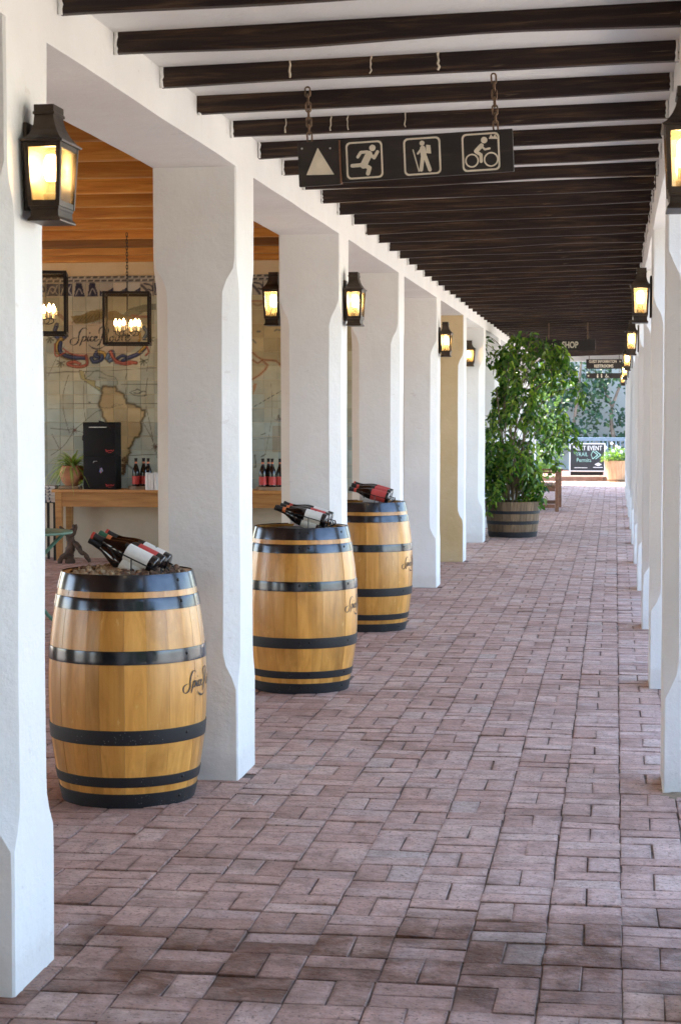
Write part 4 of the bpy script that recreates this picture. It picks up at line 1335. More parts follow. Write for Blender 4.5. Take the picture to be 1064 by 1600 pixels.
# ------------------------------------------------------------------ wall lanterns
LM = {}
def lantern_meshes():
    def sq(prof, mi=0):
        """square-plan stack: (half depth x, half width y, centre x, z)"""
        vs_, fs_ = [], []
        for hx, hy, cx, z in prof:
            vs_ += [(cx - hx, -hy, z), (cx + hx, -hy, z), (cx + hx, hy, z), (cx - hx, hy, z)]
        n = len(prof)
        for i in range(n - 1):
            for k in range(4):
                k2 = (k + 1) % 4
                fs_.append((4 * i + k, 4 * i + k2, 4 * i + 4 + k2, 4 * i + 4 + k))
        fs_.append((3, 2, 1, 0)); fs_.append(tuple(4 * (n - 1) + k for k in range(4)))
        return vs_, fs_
    cx = 0.066
    b = MB()   # hood: small chimney cap, concave flare, thin eave
    b.add(*sq([(0.058, 0.094, cx, 0.211), (0.060, 0.096, cx, 0.215), (0.050, 0.083, cx, 0.222), (0.042, 0.070, cx, 0.232), (0.035, 0.059, cx - .002, 0.246), (0.030, 0.051, cx - .004, 0.262), (0.0275, 0.047, cx - .006, 0.280), (0.0265, 0.046, cx - .006, 0.288), (0.030, 0.050, cx - .006, 0.290), (0.030, 0.050, cx - .006, 0.296), (0.0275, 0.047, cx - .006, 0.299), (0.0275, 0.047, cx - .006, 0.316)]))
    LM['hood'] = b.mesh('hood', M['lamp_metal'])
    b = MB()   # base skirt
    b.add(*sq([(0.054, 0.088, cx, 0.000), (0.055, 0.089, cx, 0.004), (0.046, 0.080, cx, 0.014), (0.045, 0.078, cx, 0.030), (0.048, 0.082, cx, 0.034), (0.048, 0.082, cx, 0.040)]))
    LM['base'] = b.mesh('base', M['lamp_metal'])
    b = MB()   # frame: four corner posts, upper and lower rails
    hx, hy = 0.0455, 0.080
    for sx in (-1, 1):
        for sy in (-1, 1):
            b.box(cx + sx * hx - 0.0065, cx + sx * hx + 0.0065, sy * hy - 0.0065, sy * hy + 0.0065, 0.0405, 0.2105)
    for z0, z1 in ((0.041, 0.056), (0.197, 0.2105)):
        for sx in (-1, 1): b.box(cx + sx * hx - 0.005, cx + sx * hx + 0.005, -hy + 0.0066, hy - 0.0066, z0, z1)
        for sy in (-1, 1): b.box(cx - hx + 0.0066, cx + hx - 0.0066, sy * hy - 0.005, sy * hy + 0.005, z0, z1)
    LM['frame'] = b.mesh('frame', M['lamp_metal'])
    b = MB(); b.box(0.0005, 0.012, -0.045, 0.045, 0.03, 0.27, b=0.003); LM['plate'] = b.mesh('back_plate', M['lamp_metal'])
    b = MB(); b.box(cx + hx - 0.001, cx + hx + 0.001, -hy + 0.006, hy - 0.006, 0.055, 0.198); LM['pane_f'] = b.mesh('glass_pane', M['lamp_glass'])
    b = MB(); b.box(cx - hx + 0.006, cx + hx - 0.006, -hy - 0.001, -hy + 0.001, 0.055, 0.198); LM['pane_s'] = b.mesh('glass_pane', M['lamp_glass'])
    b = MB(); b.box(cx - hx + 0.006, cx + hx - 0.006, hy - 0.001, hy + 0.001, 0.055, 0.198); LM['pane_t'] = b.mesh('glass_pane', M['lamp_glass'])
    b = MB(); b.lathe([(0.001, 0.112), (0.013, 0.116), (0.0185, 0.128), (0.0195, 0.15), (0.0185, 0.172), (0.012, 0.184), (0.001, 0.187)], 20, 0, Matrix.Translation((cx, 0, 0)))
    LM['bulb'] = b.mesh('bulb', M['bulb'], 60)
    b = MB(); b.lathe([(0.022, 0.0402), (0.022, 0.078), (0.0175, 0.082), (0.016, 0.113)], 18, 0, Matrix.Translation((cx, 0, 0)), True, True)
    LM['socket'] = b.mesh('bulb_socket', M['bakelite'], 40)
    b = MB(); b.box(cx - hx + 0.0005, cx - hx + 0.004, -hy + 0.0066, hy - 0.0066, 0.0565, 0.1965); LM['reflector'] = b.mesh('reflector', M['lamp_back'])
M['lamp_back'] = simple('brass_reflector', (0.26, 0.17, 0.065), 0.55, 0.2)
lantern_meshes()
for k_ in ('frame', 'pane_f', 'pane_s', 'pane_t', 'reflector', 'base'):
    for v in LM[k_].vertices:          # the lantern body narrows towards its foot
        f_ = 0.84 + 0.16 * max(0.0, v.co.z - 0.04) / 0.17
        v.co.y *= f_
        v.co.x = 0.066 + (v.co.x - 0.066) * f_
def wall_lantern(loc, rz, label):
    t = thing('wall_lantern', label, 'wall lamp', loc, rz, 'lit lanterns along the arcade')
    link('hood', LM['hood'], t); link('base', LM['base'], t); link('back_plate', LM['plate'], t)
    f = link('lantern_frame', LM['frame'], t)
    for k in ('pane_f', 'pane_s', 'pane_t'): link('glass_pane', LM[k], f)
    link('reflector', LM['reflector'], t)
    s = link('bulb_socket', LM['socket'], t); link('bulb', LM['bulb'], s)
    return t
LZ = 2.103
pc = lambda k: Y0 + k * PS + PD / 2
wall_lantern((XL, pc(0), LZ), 0, 'large lit lantern on the foremost pillar beside the wooden ceiling')
wall_lantern((XL, pc(2), LZ), 0, 'lit lantern facing the walkway above the middle barrel')
wall_lantern((XL - PW, pc(2), LZ + 0.005), math.pi, 'lit lantern on the room side of the pillar, in front of the mural')
wall_lantern((XL, pc(4), LZ), 0, 'lit lantern on the white pillar just before the ochre one')
wall_lantern((XL - 0.185, Y0 + 6 * PS, LZ + 0.06), -math.pi / 2, 'lit lantern on the pillar just past the ochre one')
wall_lantern((XL, pc(8), LZ), 0, 'lit lantern half hidden behind the potted tree leaves')
wall_lantern((XL, pc(10), LZ), 0, 'lit lantern deep behind the potted tree')
for k, lb in ((0, 'large lit lantern cut off by the picture edge'), (2, 'lit lantern over the second bare pillar of the open side'), (4, 'lit lantern on the open side, third from the picture edge'), (6, 'lit lantern on the open side next to the restroom sign'), (8, 'small lit lantern on the open side near the far end of the walkway'), (10, 'last lit lantern on the open side at the far end')):
    wall_lantern((XR + (0.034 if k == 0 else 0.0), pc(k), LZ + 0.005), math.pi, lb)

# ------------------------------------------------------------------ hanging signs
def text_mesh(body, size, sx=1.0, off=0.0):
    c = bpy.data.curves.new('t', 'FONT')
    c.body = body; c.size = size; c.offset = off; c.align_x = 'CENTER'; c.align_y = 'CENTER'
    c.resolution_u = 3
    c.extrude = 0.0008
    o = bpy.data.objects.new('t', c)
    COL.objects.link(o)
    bpy.context.view_layer.update()
    dg = bpy.context.evaluated_depsgraph_get()
    me = bpy.data.meshes.new_from_object(o.evaluated_get(dg))
    bpy.data.objects.remove(o); bpy.data.curves.remove(c)
    for v in me.vertices: v.co.x *= sx
    return me
def place_text(name, body, size, x, z, y, mat_, parent, sx=1.0, off=0.0):
    me = text_mesh(body, size, sx, off)
    me.materials.clear(); me.materials.append(mat_)
    o = link(name, me, parent)
    o.rotation_euler = (math.pi / 2, 0, 0)
    o.location = (x, y, z)
    return o
class Print:
    """flat shapes in the plane of a board (x right, z up), each a hair above the last"""
    def __init__(self, y): self.b, self.y, self.k = MB(), y, 0
    def poly(self, pts):
        self.k += 1
        y = self.y - 0.00012 * self.k
        n = len(pts)
        self.b.add([(x, y, z) for x, z in pts] + [(x, self.y + 0.0015, z) for x, z in pts], [tuple(range(n))] + [(i, n + i, n + (i + 1) % n, (i + 1) % n) for i in range(n)])
    def circle(self, c, r, n=18): self.poly([(c[0] + r * math.cos(2 * math.pi * i / n), c[1] + r * math.sin(2 * math.pi * i / n)) for i in range(n)])
    def stroke(self, pts, w):
        for (a, b) in zip(pts[:-1], pts[1:]):
            ang = math.atan2(b[1] - a[1], b[0] - a[0])
            P = [(a[0] + w / 2 * math.cos(ang + math.pi / 2 + math.pi * i / 6), a[1] + w / 2 * math.sin(ang + math.pi / 2 + math.pi * i / 6)) for i in range(7)]
            P += [(b[0] + w / 2 * math.cos(ang - math.pi / 2 + math.pi * i / 6), b[1] + w / 2 * math.sin(ang - math.pi / 2 + math.pi * i / 6)) for i in range(7)]
            self.poly(P)
    def ring(self, outer, inner):
        self.k += 1
        y = self.y - 0.00012 * self.k
        n = len(outer)
        self.b.add([(x, y, z) for x, z in outer] + [(x, y, z) for x, z in inner], [(i, (i + 1) % n, n + (i + 1) % n, n + i) for i in range(n)])
    def rrect(self, c, h, r, w):
        def P(h, r):
            out = []
            for q, (sx, sz) in enumerate(((1, 1), (-1, 1), (-1, -1), (1, -1))):
                for i in range(6):
                    a = math.pi / 2 * q + math.pi / 2 * i / 5
                    out.append((c[0] + sx * (h - r) + r * math.cos(a), c[1] + sz * (h - r) + r * math.sin(a)))
            return out
        self.ring(P(h, r), P(h - w, r - w * 0.6))
    def build(self, name, m, parent): return self.b.build(name, m, parent)

def chain(parent, top, bottom, link_len=0.036, r=0.0032, single=True):
    top, bottom = Vector(top), Vector(bottom)
    L = (top - bottom).length
    n = max(2, int(round(L / (link_len * 0.74))))
    acc_ = MB()
    lm = MB()
    pts = []
    for i in range(16):
        a = 2 * math.pi * i / 16
        pts.append((0.0085 * math.cos(a), 0, (link_len / 2 - 0.009) * (1 if math.sin(a) >= 0 else -1) + 0.0085 * math.sin(a)))
    lm.tube(pts, r, 6, closed=True)
    me = lm.mesh('chain_link', M['chain'], 60)
    for k in range(n):
        p = top + (bottom - top) * ((k + 0.5) / n)
        rot = Matrix.Rotation((math.pi / 2) * (k % 2) + 0.3, 4, 'Z')
        if single:
            o = link('chain_link', me, parent); o.matrix_local = Matrix.Translation(p) @ rot
        else:
            acc_.add([v.co[:] for v in me.vertices], [tuple(f.vertices) for f in me.polygons], 0, Matrix.Translation(p) @ rot)
    if not single: acc_.build('chain', M['chain'], parent, 60)

sg = thing('trail_sign', 'dark wooden sign with arrow, runner, hiker and cyclist pictograms hung on chains', 'sign', (-0.955, 6.43, 2.462), 0)
sg.rotation_euler = (0, -R(2.45), R(-1))
SC = 0.000797
def S1(cx, cy): return ((cx - 245) * SC, ((362 - (cx - 245) * 0.0556) - cy) * SC)
b = MB(); b.box(0.004, 0.603, -0.009, 0.009, -0.073, 0.073, b=0.0015); b.build('board', M['board'], sg)
b = MB(); b.box(-0.147, -0.001, -0.017, 0.004, -0.080, 0.074, b=0.0015); b.build('arrow_plate', M['board'], sg)
b = MB(); b.box(-0.0008, 0.0035, -0.019, 0.007, -0.078, 0.072); b.build('edge_strip', M['bench_wood'], sg)
p = Print(-0.0175); p.poly([S1(150, 298 + 5), S1(95, 418 + 4), S1(218, 412 + 8)][::-1]); p.build('arrow', M['cream_print'], sg)
for (cx, cy) in ((80, 302), (205, 302)):
    p = Print(-0.0175); x, z = S1(cx, cy + 4); p.circle((x, z), 0.0035, 10); p.build('screw', M['steel'], sg)
YS = -0.0095
p = Print(YS); p.rrect(S1(353, 357), 0.0645, 0.016, 0.0062); p.build('pictogram_frame', M['cream_print'], sg)
p = Print(YS); p.rrect(S1(607, 343), 0.0645, 0.016, 0.0062); p.build('pictogram_frame', M['cream_print'], sg)
p = Print(YS); p.rrect(S1(862, 328), 0.0650, 0.016, 0.0062); p.build('pictogram_frame', M['cream_print'], sg)
def st(pr, pts, w): pr.stroke([S1(*q) for q in pts], w * SC)
p = Print(YS); p.circle(S1(390, 305), 14 * SC)
st(p, [(374, 332), (348, 380)], 30); st(p, [(376, 330), (396, 348), (412, 322)], 14); st(p, [(366, 322), (338, 324), (324, 344)], 13); st(p, [(350, 378), (374, 392), (366, 416)], 18); st(p, [(346, 376), (328, 380), (298, 382)], 16)
p.build('runner_pictogram', M['cream_print'], sg)
p = Print(YS); p.circle(S1(608, 287), 11 * SC)
st(p, [(610, 310), (614, 348)], 25); p.poly([S1(626, 294), S1(624, 330), S1(646, 332), S1(644, 296)]); st(p, [(604, 312), (588, 332)], 9); st(p, [(568, 316), (590, 408)], 5); st(p, [(609, 345), (600, 402)], 16); st(p, [(620, 345), (638, 402)], 16)
p.build('hiker_pictogram', M['cream_print'], sg)
p = Print(YS)
for (c, r) in (((822, 365), 30), ((905, 360), 32)):
    x, z = S1(*c)
    n = 24
    p.ring([(x + r * SC * math.cos(6.2832 * i / n), z + r * SC * math.sin(6.2832 * i / n)) for i in range(n)], [(x + (r - 6.5) * SC * math.cos(6.2832 * i / n), z + (r - 6.5) * SC * math.sin(6.2832 * i / n)) for i in range(n)])
p.circle(S1(878, 277), 14 * SC); st(p, [(866, 300), (842, 324)], 19); st(p, [(864, 302), (880, 317), (900, 313)], 9); st(p, [(840, 326), (862, 340), (862, 368)], 14)
p.poly([S1(*q) for q in ((898, 272), (908, 252), (917, 264), (926, 252), (937, 272))][::-1])
p.build('cyclist_pictogram', M['cream_print'], sg)
chain(sg, (-0.105, -0.004, 0.262), (-0.105, -0.004, 0.078))
chain(sg, (0.545, 0.0, 0.262), (0.545, 0.0, 0.074))

sh = thing('shop_sign', 'dark hanging sign with SHOP in cream letters above the potted tree', 'sign', (-0.60, 24.2, 2.475))
b = MB(); b.box(-0.34, 0.34, -0.01, 0.01, -0.073, 0.073, b=0.002); b.build('board', M['board'], sh)
place_text('lettering', 'SHOP', 0.115, 0.015, 0.0, -0.0115, M['cream_print'], sh, 0.72, 0.0035)
p = Print(-0.0115); p.poly([(-0.25, 0.0), (-0.285 + 0.075, 0.028), (-0.21, -0.028)][::-1]); p.build('arrow', M['cream_print'], sh)
chain(sh, (0.24, 0, 0.285), (0.24, 0, 0.075), single=False); chain(sh, (-0.26, 0, 0.285), (-0.26, 0, 0.075), single=False)

gs = thing('guest_sign', 'dark two-board sign reading GUEST INFORMATION and RESTROOMS at the walkway end', 'sign', (-0.225, 37.6, 2.5))
b = MB(); b.box(-0.36, 0.36, -0.01, 0.01, -0.008, 0.185, b=0.002); b.build('board', M['board'], gs)
b = MB(); b.box(-0.36, 0.36, -0.01, 0.01, -0.20, -0.095, b=0.002); b.build('board', M['board'], gs)
place_text('lettering', 'GUEST INFORMATION', 0.078, -0.03, 0.138, -0.0115, M['cream_print'], gs, 0.70, 0.002)
place_text('lettering', 'RESTROOMS', 0.085, -0.01, 0.045, -0.0115, M['cream_print'], gs, 0.80, 0.003)
p = Print(-0.0115); p.poly([(0.34, 0.138), (0.305, 0.158), (0.305, 0.118)][::-1]); p.poly([(-0.34, -0.148), (-0.30, -0.125), (-0.30, -0.171)])
p.circle((-0.13, -0.122), 0.012); p.stroke([(-0.13, -0.145), (-0.13, -0.178)], 0.03); p.circle((-0.05, -0.122), 0.012); p.stroke([(-0.05, -0.142), (-0.05, -0.178)], 0.022)
p.circle((0.045, -0.12), 0.010); p.stroke([(0.045, -0.134), (0.05, -0.158), (0.08, -0.160), (0.095, -0.182)], 0.011); p.stroke([(0.03, -0.15), (0.025, -0.172), (0.05, -0.184), (0.072, -0.172)], 0.009)
p.build('restroom_symbols', M['cream_print'], gs)
for x in (-0.3, 0.3):
    chain(gs, (x, 0, -0.01), (x, 0, -0.094), single=False); chain(gs, (x, 0, 0.27), (x, 0, 0.186), single=False)

# ------------------------------------------------------------------ room furniture
TZ = 0.775
tb = thing('console_table', 'long honey-coloured wooden table against the mural wall', 'table', (-4.5, 19.35, 0))
b = MB(); b.box(-1.47, 1.55, -0.26, 0.26, TZ - 0.032, TZ, b=0.004); b.build('tabletop', M['table_wood'], tb, 30)
b = MB(); b.box(-1.40, 1.48, -0.215, -0.19, TZ - 0.185, TZ - 0.033); b.box(-1.40, 1.48, 0.19, 0.215, TZ - 0.185, TZ - 0.033); b.build('apron', M['table_wood'], tb)
for x in (-1.405, 1.485):
    for y in (-0.19, 0.19):
        b = MB()
        w0, w1 = 0.036, 0.028
        vs_ = [(x - w1, y - w1, 0), (x + w1, y - w1, 0), (x + w1, y + w1, 0), (x - w1, y + w1, 0), (x - w0, y - w0, TZ - 0.033), (x + w0, y - w0, TZ - 0.033), (x + w0, y + w0, TZ - 0.033), (x - w0, y + w0, TZ - 0.033)]
        b.add(vs_, [(3, 2, 1, 0), (4, 5, 6, 7), (0, 1, 5, 4), (1, 2, 6, 5), (2, 3, 7, 6), (3, 0, 4, 7)])
        b.build('leg', M['table_wood'], tb)

def squiggle(x0, x1, z, y, parent):
    p = Print(y)
    n = 9
    pts = [(x0 + (x1 - x0) * i / n, z + 0.010 * math.sin(i * 2.3) + (0.008 if i in (0, 5) else 0)) for i in range(n + 1)]
    p.stroke(pts, 0.0052); p.stroke([(x0 - 0.004, z + 0.014), (x0 + 0.006, z - 0.012)], 0.006); p.stroke([(x0 + (x1 - x0) * .3, z - 0.02), (x0 + (x1 - x0) * .7, z - 0.017)], 0.004)
    p.build('red_script', M['red_print'], parent)
def cooler(loc, label, top):
    t = thing('cooler_bag', label, 'cooler bag', loc)
    w, d, h = 0.178, 0.12, 0.36
    b = MB(); b.box(-w, w, -d, d, 0, h, b=0.006); b.build('bag_body', M['bag'], t, 40)
    if top: b = MB(); b.box(-w - 0.003, w + 0.003, -d - 0.003, d + 0.003, h - 0.045, h - 0.004, b=0.012); b.build('lid', M['bag'], t, 40)
    if top:
        b = MB(); b.box(-0.11, 0.085, -d - 0.0085, -d - 0.0062, h - 0.056, h - 0.050); b.build('zip', M['steel'], t)
        s = MB(); pts = catmull([(0.0, -d - 0.012, h + 0.004), (0.08, -d - 0.022, h - 0.02), (0.165, -d - 0.024, h - 0.085), (0.195, -d + 0.03, h - 0.115), (0.19, 0, h - 0.09)], 6)
        for a_, b_ in zip(pts[:-1], pts[1:]):
            s.add([a_ + Vector((0, 0, .016)), a_ - Vector((0, 0, .016)), b_ - Vector((0, 0, .016)), b_ + Vector((0, 0, .016))], [(0, 1, 2, 3)])
        s.build('strap', M['bag'], t)
        s = MB(); s.tube(catmull([(-w - 0.002, -0.02, h - 0.12), (-w - 0.022, -0.03, h - 0.15), (-w - 0.024, -0.03, h - 0.19), (-w - 0.004, -0.03, h - 0.20)], 4), 0.011, 6); s.build('strap_loop', M['bag'], t, 60)
        squiggle(0.075, 0.160, 0.055, -d - 0.0012, t)
    else:
        s = MB(); s.tube(catmull([(-0.065, -d - 0.004, h - 0.075), (-0.055, -d - 0.010, h - 0.058), (-0.02, -d - 0.010, h - 0.056)], 4), 0.003, 6); s.build('zip', M['steel'], t, 60)
        s = MB(); s.tube([(0.01, -d - 0.004, h - 0.10), (0.015, -d - 0.005, h - 0.15)], 0.0016, 5); s.build('tag_cord', M['wire'], t)
        s = MB(); s.prism([(0.0, 0.19), (0.02, 0.175), (0.044, 0.2), (0.03, 0.235), (0.012, 0.23)], 0, 0.003, 0, Matrix.Translation((0, -d - 0.006, 0)) @ Matrix.Rotation(math.pi / 2, 4, 'X'))
        s.build('swing_tag', M['tag'], t)
        squiggle(0.075, 0.160, 0.045, -d - 0.0012, t)
    return t
def tag_mat():
    m, nt, bs = mat('printed_swing_tag')
    v = nt.nodes.new('ShaderNodeTexVoronoi'); v.inputs['Scale'].default_value = 90; nt.links.new(coords(nt), v.inputs['Vector'])
    h = nt.nodes.new('ShaderNodeHueSaturation'); h.inputs['Saturation'].default_value = 1.1; h.inputs['Value'].default_value = 0.6
    nt.links.new(v.outputs['Color'], h.inputs['Color']); setin(nt, bs.inputs['Base Color'], h.outputs[0])
    return m
M['tag'] = tag_mat()
cooler((-5.46, 19.29, TZ), 'lower black cooler bag with hanging colourful tag, on the wooden table', False)
cooler((-5.46, 19.29, TZ + 0.361), 'upper black cooler bag with shoulder strap, stacked on another bag', True)

def leaf_cloud(name, mesh_pts, m, parent):
    """mesh_pts: list of (pos, dir, normal, length, width, rnd); each leaf a folded four-face blade"""
    n = len(mesh_pts)
    V = np.zeros((n, 7, 3), np.float32)
    Rn = np.zeros((n, 7), np.float32)
    for i, (p, d, nn, L, w, r) in enumerate(mesh_pts):
        s = d.cross(nn)
        if s.length < 1e-4: s = Vector((1, 0, 0))
        s.normalize(); u = s.cross(d).normalized()
        b1, b2 = p + d * L * 0.38 - u * L * 0.02, p + d * L * 0.72 - u * L * 0.10
        V[i, 0] = p; V[i, 1] = b1 + s * w + u * w * .35; V[i, 2] = b1 - u * 0.0; V[i, 3] = b1 - s * w + u * w * .35
        V[i, 4] = b2 + s * w * .72 - u * L * .02 + u * w * .25; V[i, 5] = b2 - s * w * .72 - u * L * .02 + u * w * .25; V[i, 6] = p + d * L - u * L * 0.24
        Rn[i] = r
    F = []
    for i in range(n):
        o = 7 * i
        F += [(o, o + 1, o + 2), (o, o + 2, o + 3), (o + 1, o + 4, o + 6, o + 2), (o + 2, o + 6, o + 5, o + 3)]
    me = bpy.data.meshes.new(name)
    me.from_pydata(V.reshape(-1, 3).tolist(), [], F)
    me.materials.append(m)
    a = me.attributes.new('rnd', 'FLOAT', 'POINT'); a.data.foreach_set('value', Rn.ravel())
    me.polygons.foreach_set('use_smooth', [True] * len(me.polygons))
    return tag(link(name, me, parent), kind='stuff')

# spider plant in a terracotta pot
pt = thing('potted_spider_plant', 'spider plant with arching striped leaves in a round terracotta pot', 'potted plant', (-5.80, 19.30, TZ + 0.035))
b = MB(); b.lathe([(0.0, 0.0), (0.07, 0.0), (0.10, 0.03), (0.132, 0.09), (0.138, 0.13), (0.125, 0.18), (0.108, 0.205), (0.115, 0.215), (0.105, 0.218), (0.095, 0.19), (0.0, 0.185)], 28); b.build('pot', M['terracotta'], pt, 40)
pr = random.Random(4)
sp = MB(); rn = []
for k in range(150):
    a = pr.uniform(0, 6.283); L = pr.uniform(0.16, 0.34); up_ = pr.uniform(0.35, 1.3)
    pts = []
    for i in range(7):
        t = i / 6
        r_ = 0.02 + L * (t ** 1.1) * (0.75 if up_ > 0.9 else 1.0)
        z_ = 0.19 + L * up_ * t - (0.5 + 0.6 * (1.3 - up_)) * L * t * t * 1.3
        pts.append(Vector((r_ * math.cos(a + 0.2 * t), r_ * math.sin(a + 0.2 * t) * 0.75, z_)))
    s = Vector((-math.sin(a), math.cos(a), 0.25))
    o0 = len(sp.v)
    vs_ = []
    for i, q in enumerate(pts):
        w = 0.0085 * (1 - (i / 6) ** 2.2) + 0.0008
        vs_ += [q + s * w, q - Vector((0, 0, .002)), q - s * w]
    sp.add(vs_, [f for i in range(6) for f in ((3*i, 3*i+3, 3*i+4, 3*i+1), (3*i+1, 3*i+4, 3*i+5, 3*i+2))])
    rn += [pr.random()] * 21
o = sp.build('leaves', M['spider_leaf'], pt, 60)
a = o.data.attributes.new('rnd', 'FLOAT', 'POINT'); a.data.foreach_set('value', rn)
b = MB(); b.box(-0.12, 0.10, -0.10, 0.09, 0, 0.034, b=0.004); o = b.build('wooden_block', M['slab_wood'], None, 30); o.location = (-5.80, 19.28, TZ + 0.0005)
tag(o, 'flat wooden block under the terracotta pot', 'wood block')
# small trailing sprig between pot and bag
sg2 = thing('cutting_glass', 'small glass with a green cutting between pot and cooler bags', 'cutting', (-5.665, 19.17, TZ))
b = MB(); b.lathe([(0.0, 0.001), (0.024, 0.001), (0.028, 0.05), (0.0265, 0.05), (0.022, 0.005), (0.0, 0.005)], 16); b.build('glass_cup', M['clear_glass'], sg2, 40)
leaf_cloud('sprig_leaves', [(Vector((pr.gauss(0, .015), pr.gauss(0, .015), 0.04 + pr.random() * .07)), Vector((pr.gauss(0, 1), pr.gauss(0, 1), pr.gauss(0.2, .6))).normalized(), Vector((0, 0, 1)), 0.035, 0.009, pr.random()) for _ in range(30)], M['spider_leaf'], sg2)
# patterned tile stack at the table end
ts = thing('tile_stack', 'stack of blue and white patterned tiles at the table end', 'tiles', (-6.03, 19.28, TZ - 0.14))
def pat_mat():
    m, nt, bs = mat('blue_pattern_tile')
    v = nt.nodes.new('ShaderNodeTexVoronoi'); v.inputs['Scale'].default_value = 28; nt.links.new(coords(nt), v.inputs['Vector'])
    setin(nt, bs.inputs['Base Color'], ramp(nt, v.outputs['Distance'], [(0.3, (0.02, 0.03, 0.07)), (0.45, (0.45, 0.44, 0.42))])); bs.inputs['Roughness'].default_value = 0.3
    return m
M['pattern'] = pat_mat()
for k in range(5):
    b = MB(); b.box(-0.075, 0.075, -0.10, 0.10, 0, 0.034, b=0.003); o = b.build('tile', M['pattern'], ts); o.location = (random.uniform(-.006, .006), random.uniform(-.01, .01), 0.036 * k); o.rotation_euler = (0, 0, random.gauss(0, .05))
b = MB()
for sx in (-0.06, 0.06):
    for sy in (-0.08, 0.08): b.box(sx - .012, sx + .012, sy - .012, sy + .012, -(TZ - 0.14), -0.012)
b.box(-0.08, 0.08, -0.1, 0.1, -0.0115, -0.001); b.build('stand', M['black_iron'], ts)

# bottles standing on slabs of wood
def slab(loc, rx, ry, h, label):
    b = MB(); n = 22; rr = random.Random(int(loc[0] * 100))
    P = [((rx * (1 + rr.uniform(-.06, .06))) * math.cos(6.2832 * i / n), ry * (1 + rr.uniform(-.06, .06)) * math.sin(6.2832 * i / n)) for i in range(n)]
    b.prism(P, 0, h); o = b.build('wood_slab', M['slab_wood']); o.location = loc
    return tag(o, label, 'wood slab')
slab((-5.03, 19.27, TZ + 0.0006), 0.135, 0.11, 0.036, 'round slab of wood under three bottles beside the cooler bags')
slab((-3.60, 19.25, TZ + 0.0006), 0.165, 0.12, 0.036, 'round slab of wood under the four-bottle cluster')
def stand_at(x, y, z, label, group):
    bottle(Matrix.Translation((x, y, z)) @ Matrix.Rotation(random.uniform(0, 6), 4, 'Z'), label, 'label_red', 'foil_copper', 'foil_black', group, (0.022, 0.108))
zt = TZ + 0.037
stand_at(-5.075, 19.24, zt, 'standing red-labelled bottle closest to the cooler bags', 'bottles standing on the table')
stand_at(-5.005, 19.30, zt, 'standing red-labelled bottle between two others beside the white books', 'bottles standing on the table')
stand_at(-4.935, 19.22, zt, 'standing bottle half hidden by the white books', 'bottles standing on the table')
for x, y, lb in ((-3.685, 19.20, 'standing red-labelled bottle at the outer end of the four-bottle cluster'), (-3.64, 19.29, 'standing bottle tucked behind the front pair of the four-bottle cluster'), (-3.585, 19.21, 'standing red-labelled bottle in the centre of the four-bottle cluster'), (-3.505, 19.24, 'standing red-labelled bottle nearest the pillar in the four-bottle cluster')):
    stand_at(x, y, zt, lb, 'bottles standing on the table')
for k in range(4):
    b = MB(); b.box(-0.014, 0.014, -0.07, 0.07, 0, 0.185 - 0.006 * (k % 2), b=0.002); o = b.build('book', M['paper']); o.location = (-4.915 + 0.033 * k, 19.13, TZ + 0.0006); o.rotation_euler = (0, 0, random.gauss(0, 0.02))
    tag(o, ['first white book beside the bottles, its spine to the room', 'second white book of the upright row', 'third white book of the upright row', 'last white book of the row, against the pillar'][k], 'book', 'white books standing on the table')

# gnarled vine stump on the floor by the table leg
vt = thing('vine_stump', 'dark gnarled vine stump on the floor by the table leg', 'vine stump', (-5.68, 18.85, 0))
vr = random.Random(8)
def gnarl(pts, r0, r1, nm):
    P = catmull(pts, 7)
    P = [p + noise.noise_vector(p * 22) * 0.014 for p in P]
    rs = [(r0 + (r1 - r0) * i / (len(P) - 1)) * (1 + 0.45 * noise.noise(p * 31)) for i, p in enumerate(P)]
    b = MB(); b.tube(P, rs, 9); b.build(nm, M['stump'], vt, 60)
gnarl([(-0.02, 0, -0.01), (-0.03, 0.01, 0.10), (0.0, 0, 0.20), (-0.02, 0.02, 0.30), (0.02, 0, 0.36), (0.04, 0, 0.42)], 0.06, 0.024, 'trunk')
gnarl([(0.0, 0, 0.22), (0.07, -0.02, 0.20), (0.12, -0.03, 0.13), (0.17, -0.02, 0.09), (0.20, 0, 0.02)], 0.036, 0.018, 'branch')
gnarl([(-0.02, 0, 0.28), (-0.08, 0.02, 0.33), (-0.12, 0, 0.40)], 0.030, 0.012, 'branch')
gnarl([(-0.03, 0, 0.12), (-0.10, -0.02, 0.06), (-0.13, 0, 0.0)], 0.036, 0.020, 'branch')
gnarl([(0.0, 0, 0.30), (0.05, -0.03, 0.34), (0.06, -0.02, 0.42)], 0.026, 0.010, 'branch')

# green round cafe table
gt = thing('cafe_table', 'round green metal cafe table half hidden by the foremost pillar', 'table', (-4.16, 12.72, 0))
b = MB(); b.lathe([(0.0, 0.725), (0.32, 0.725), (0.325, 0.73), (0.325, 0.742), (0.32, 0.746), (0.0, 0.746)], 36); b.build('tabletop', M['green_paint'], gt, 40)
for a in (0.3, 2.4, 4.5):
    b = MB(); b.tube(catmull([(0.26 * math.cos(a), 0.26 * math.sin(a), 0.724), (0.10 * math.cos(a), 0.10 * math.sin(a), 0.55), (0.03 * math.cos(a), 0.03 * math.sin(a), 0.36), (0.14 * math.cos(a), 0.14 * math.sin(a), 0.14), (0.30 * math.cos(a), 0.30 * math.sin(a), 0.005)], 6), 0.013, 8); b.build('leg', M['green_paint'], gt, 60)
b = MB(); b.lathe([(0.035, 0.33), (0.045, 0.34), (0.045, 0.38), (0.035, 0.39)], 16, 0, None, True, True); b.build('collar', M['green_paint'], gt)

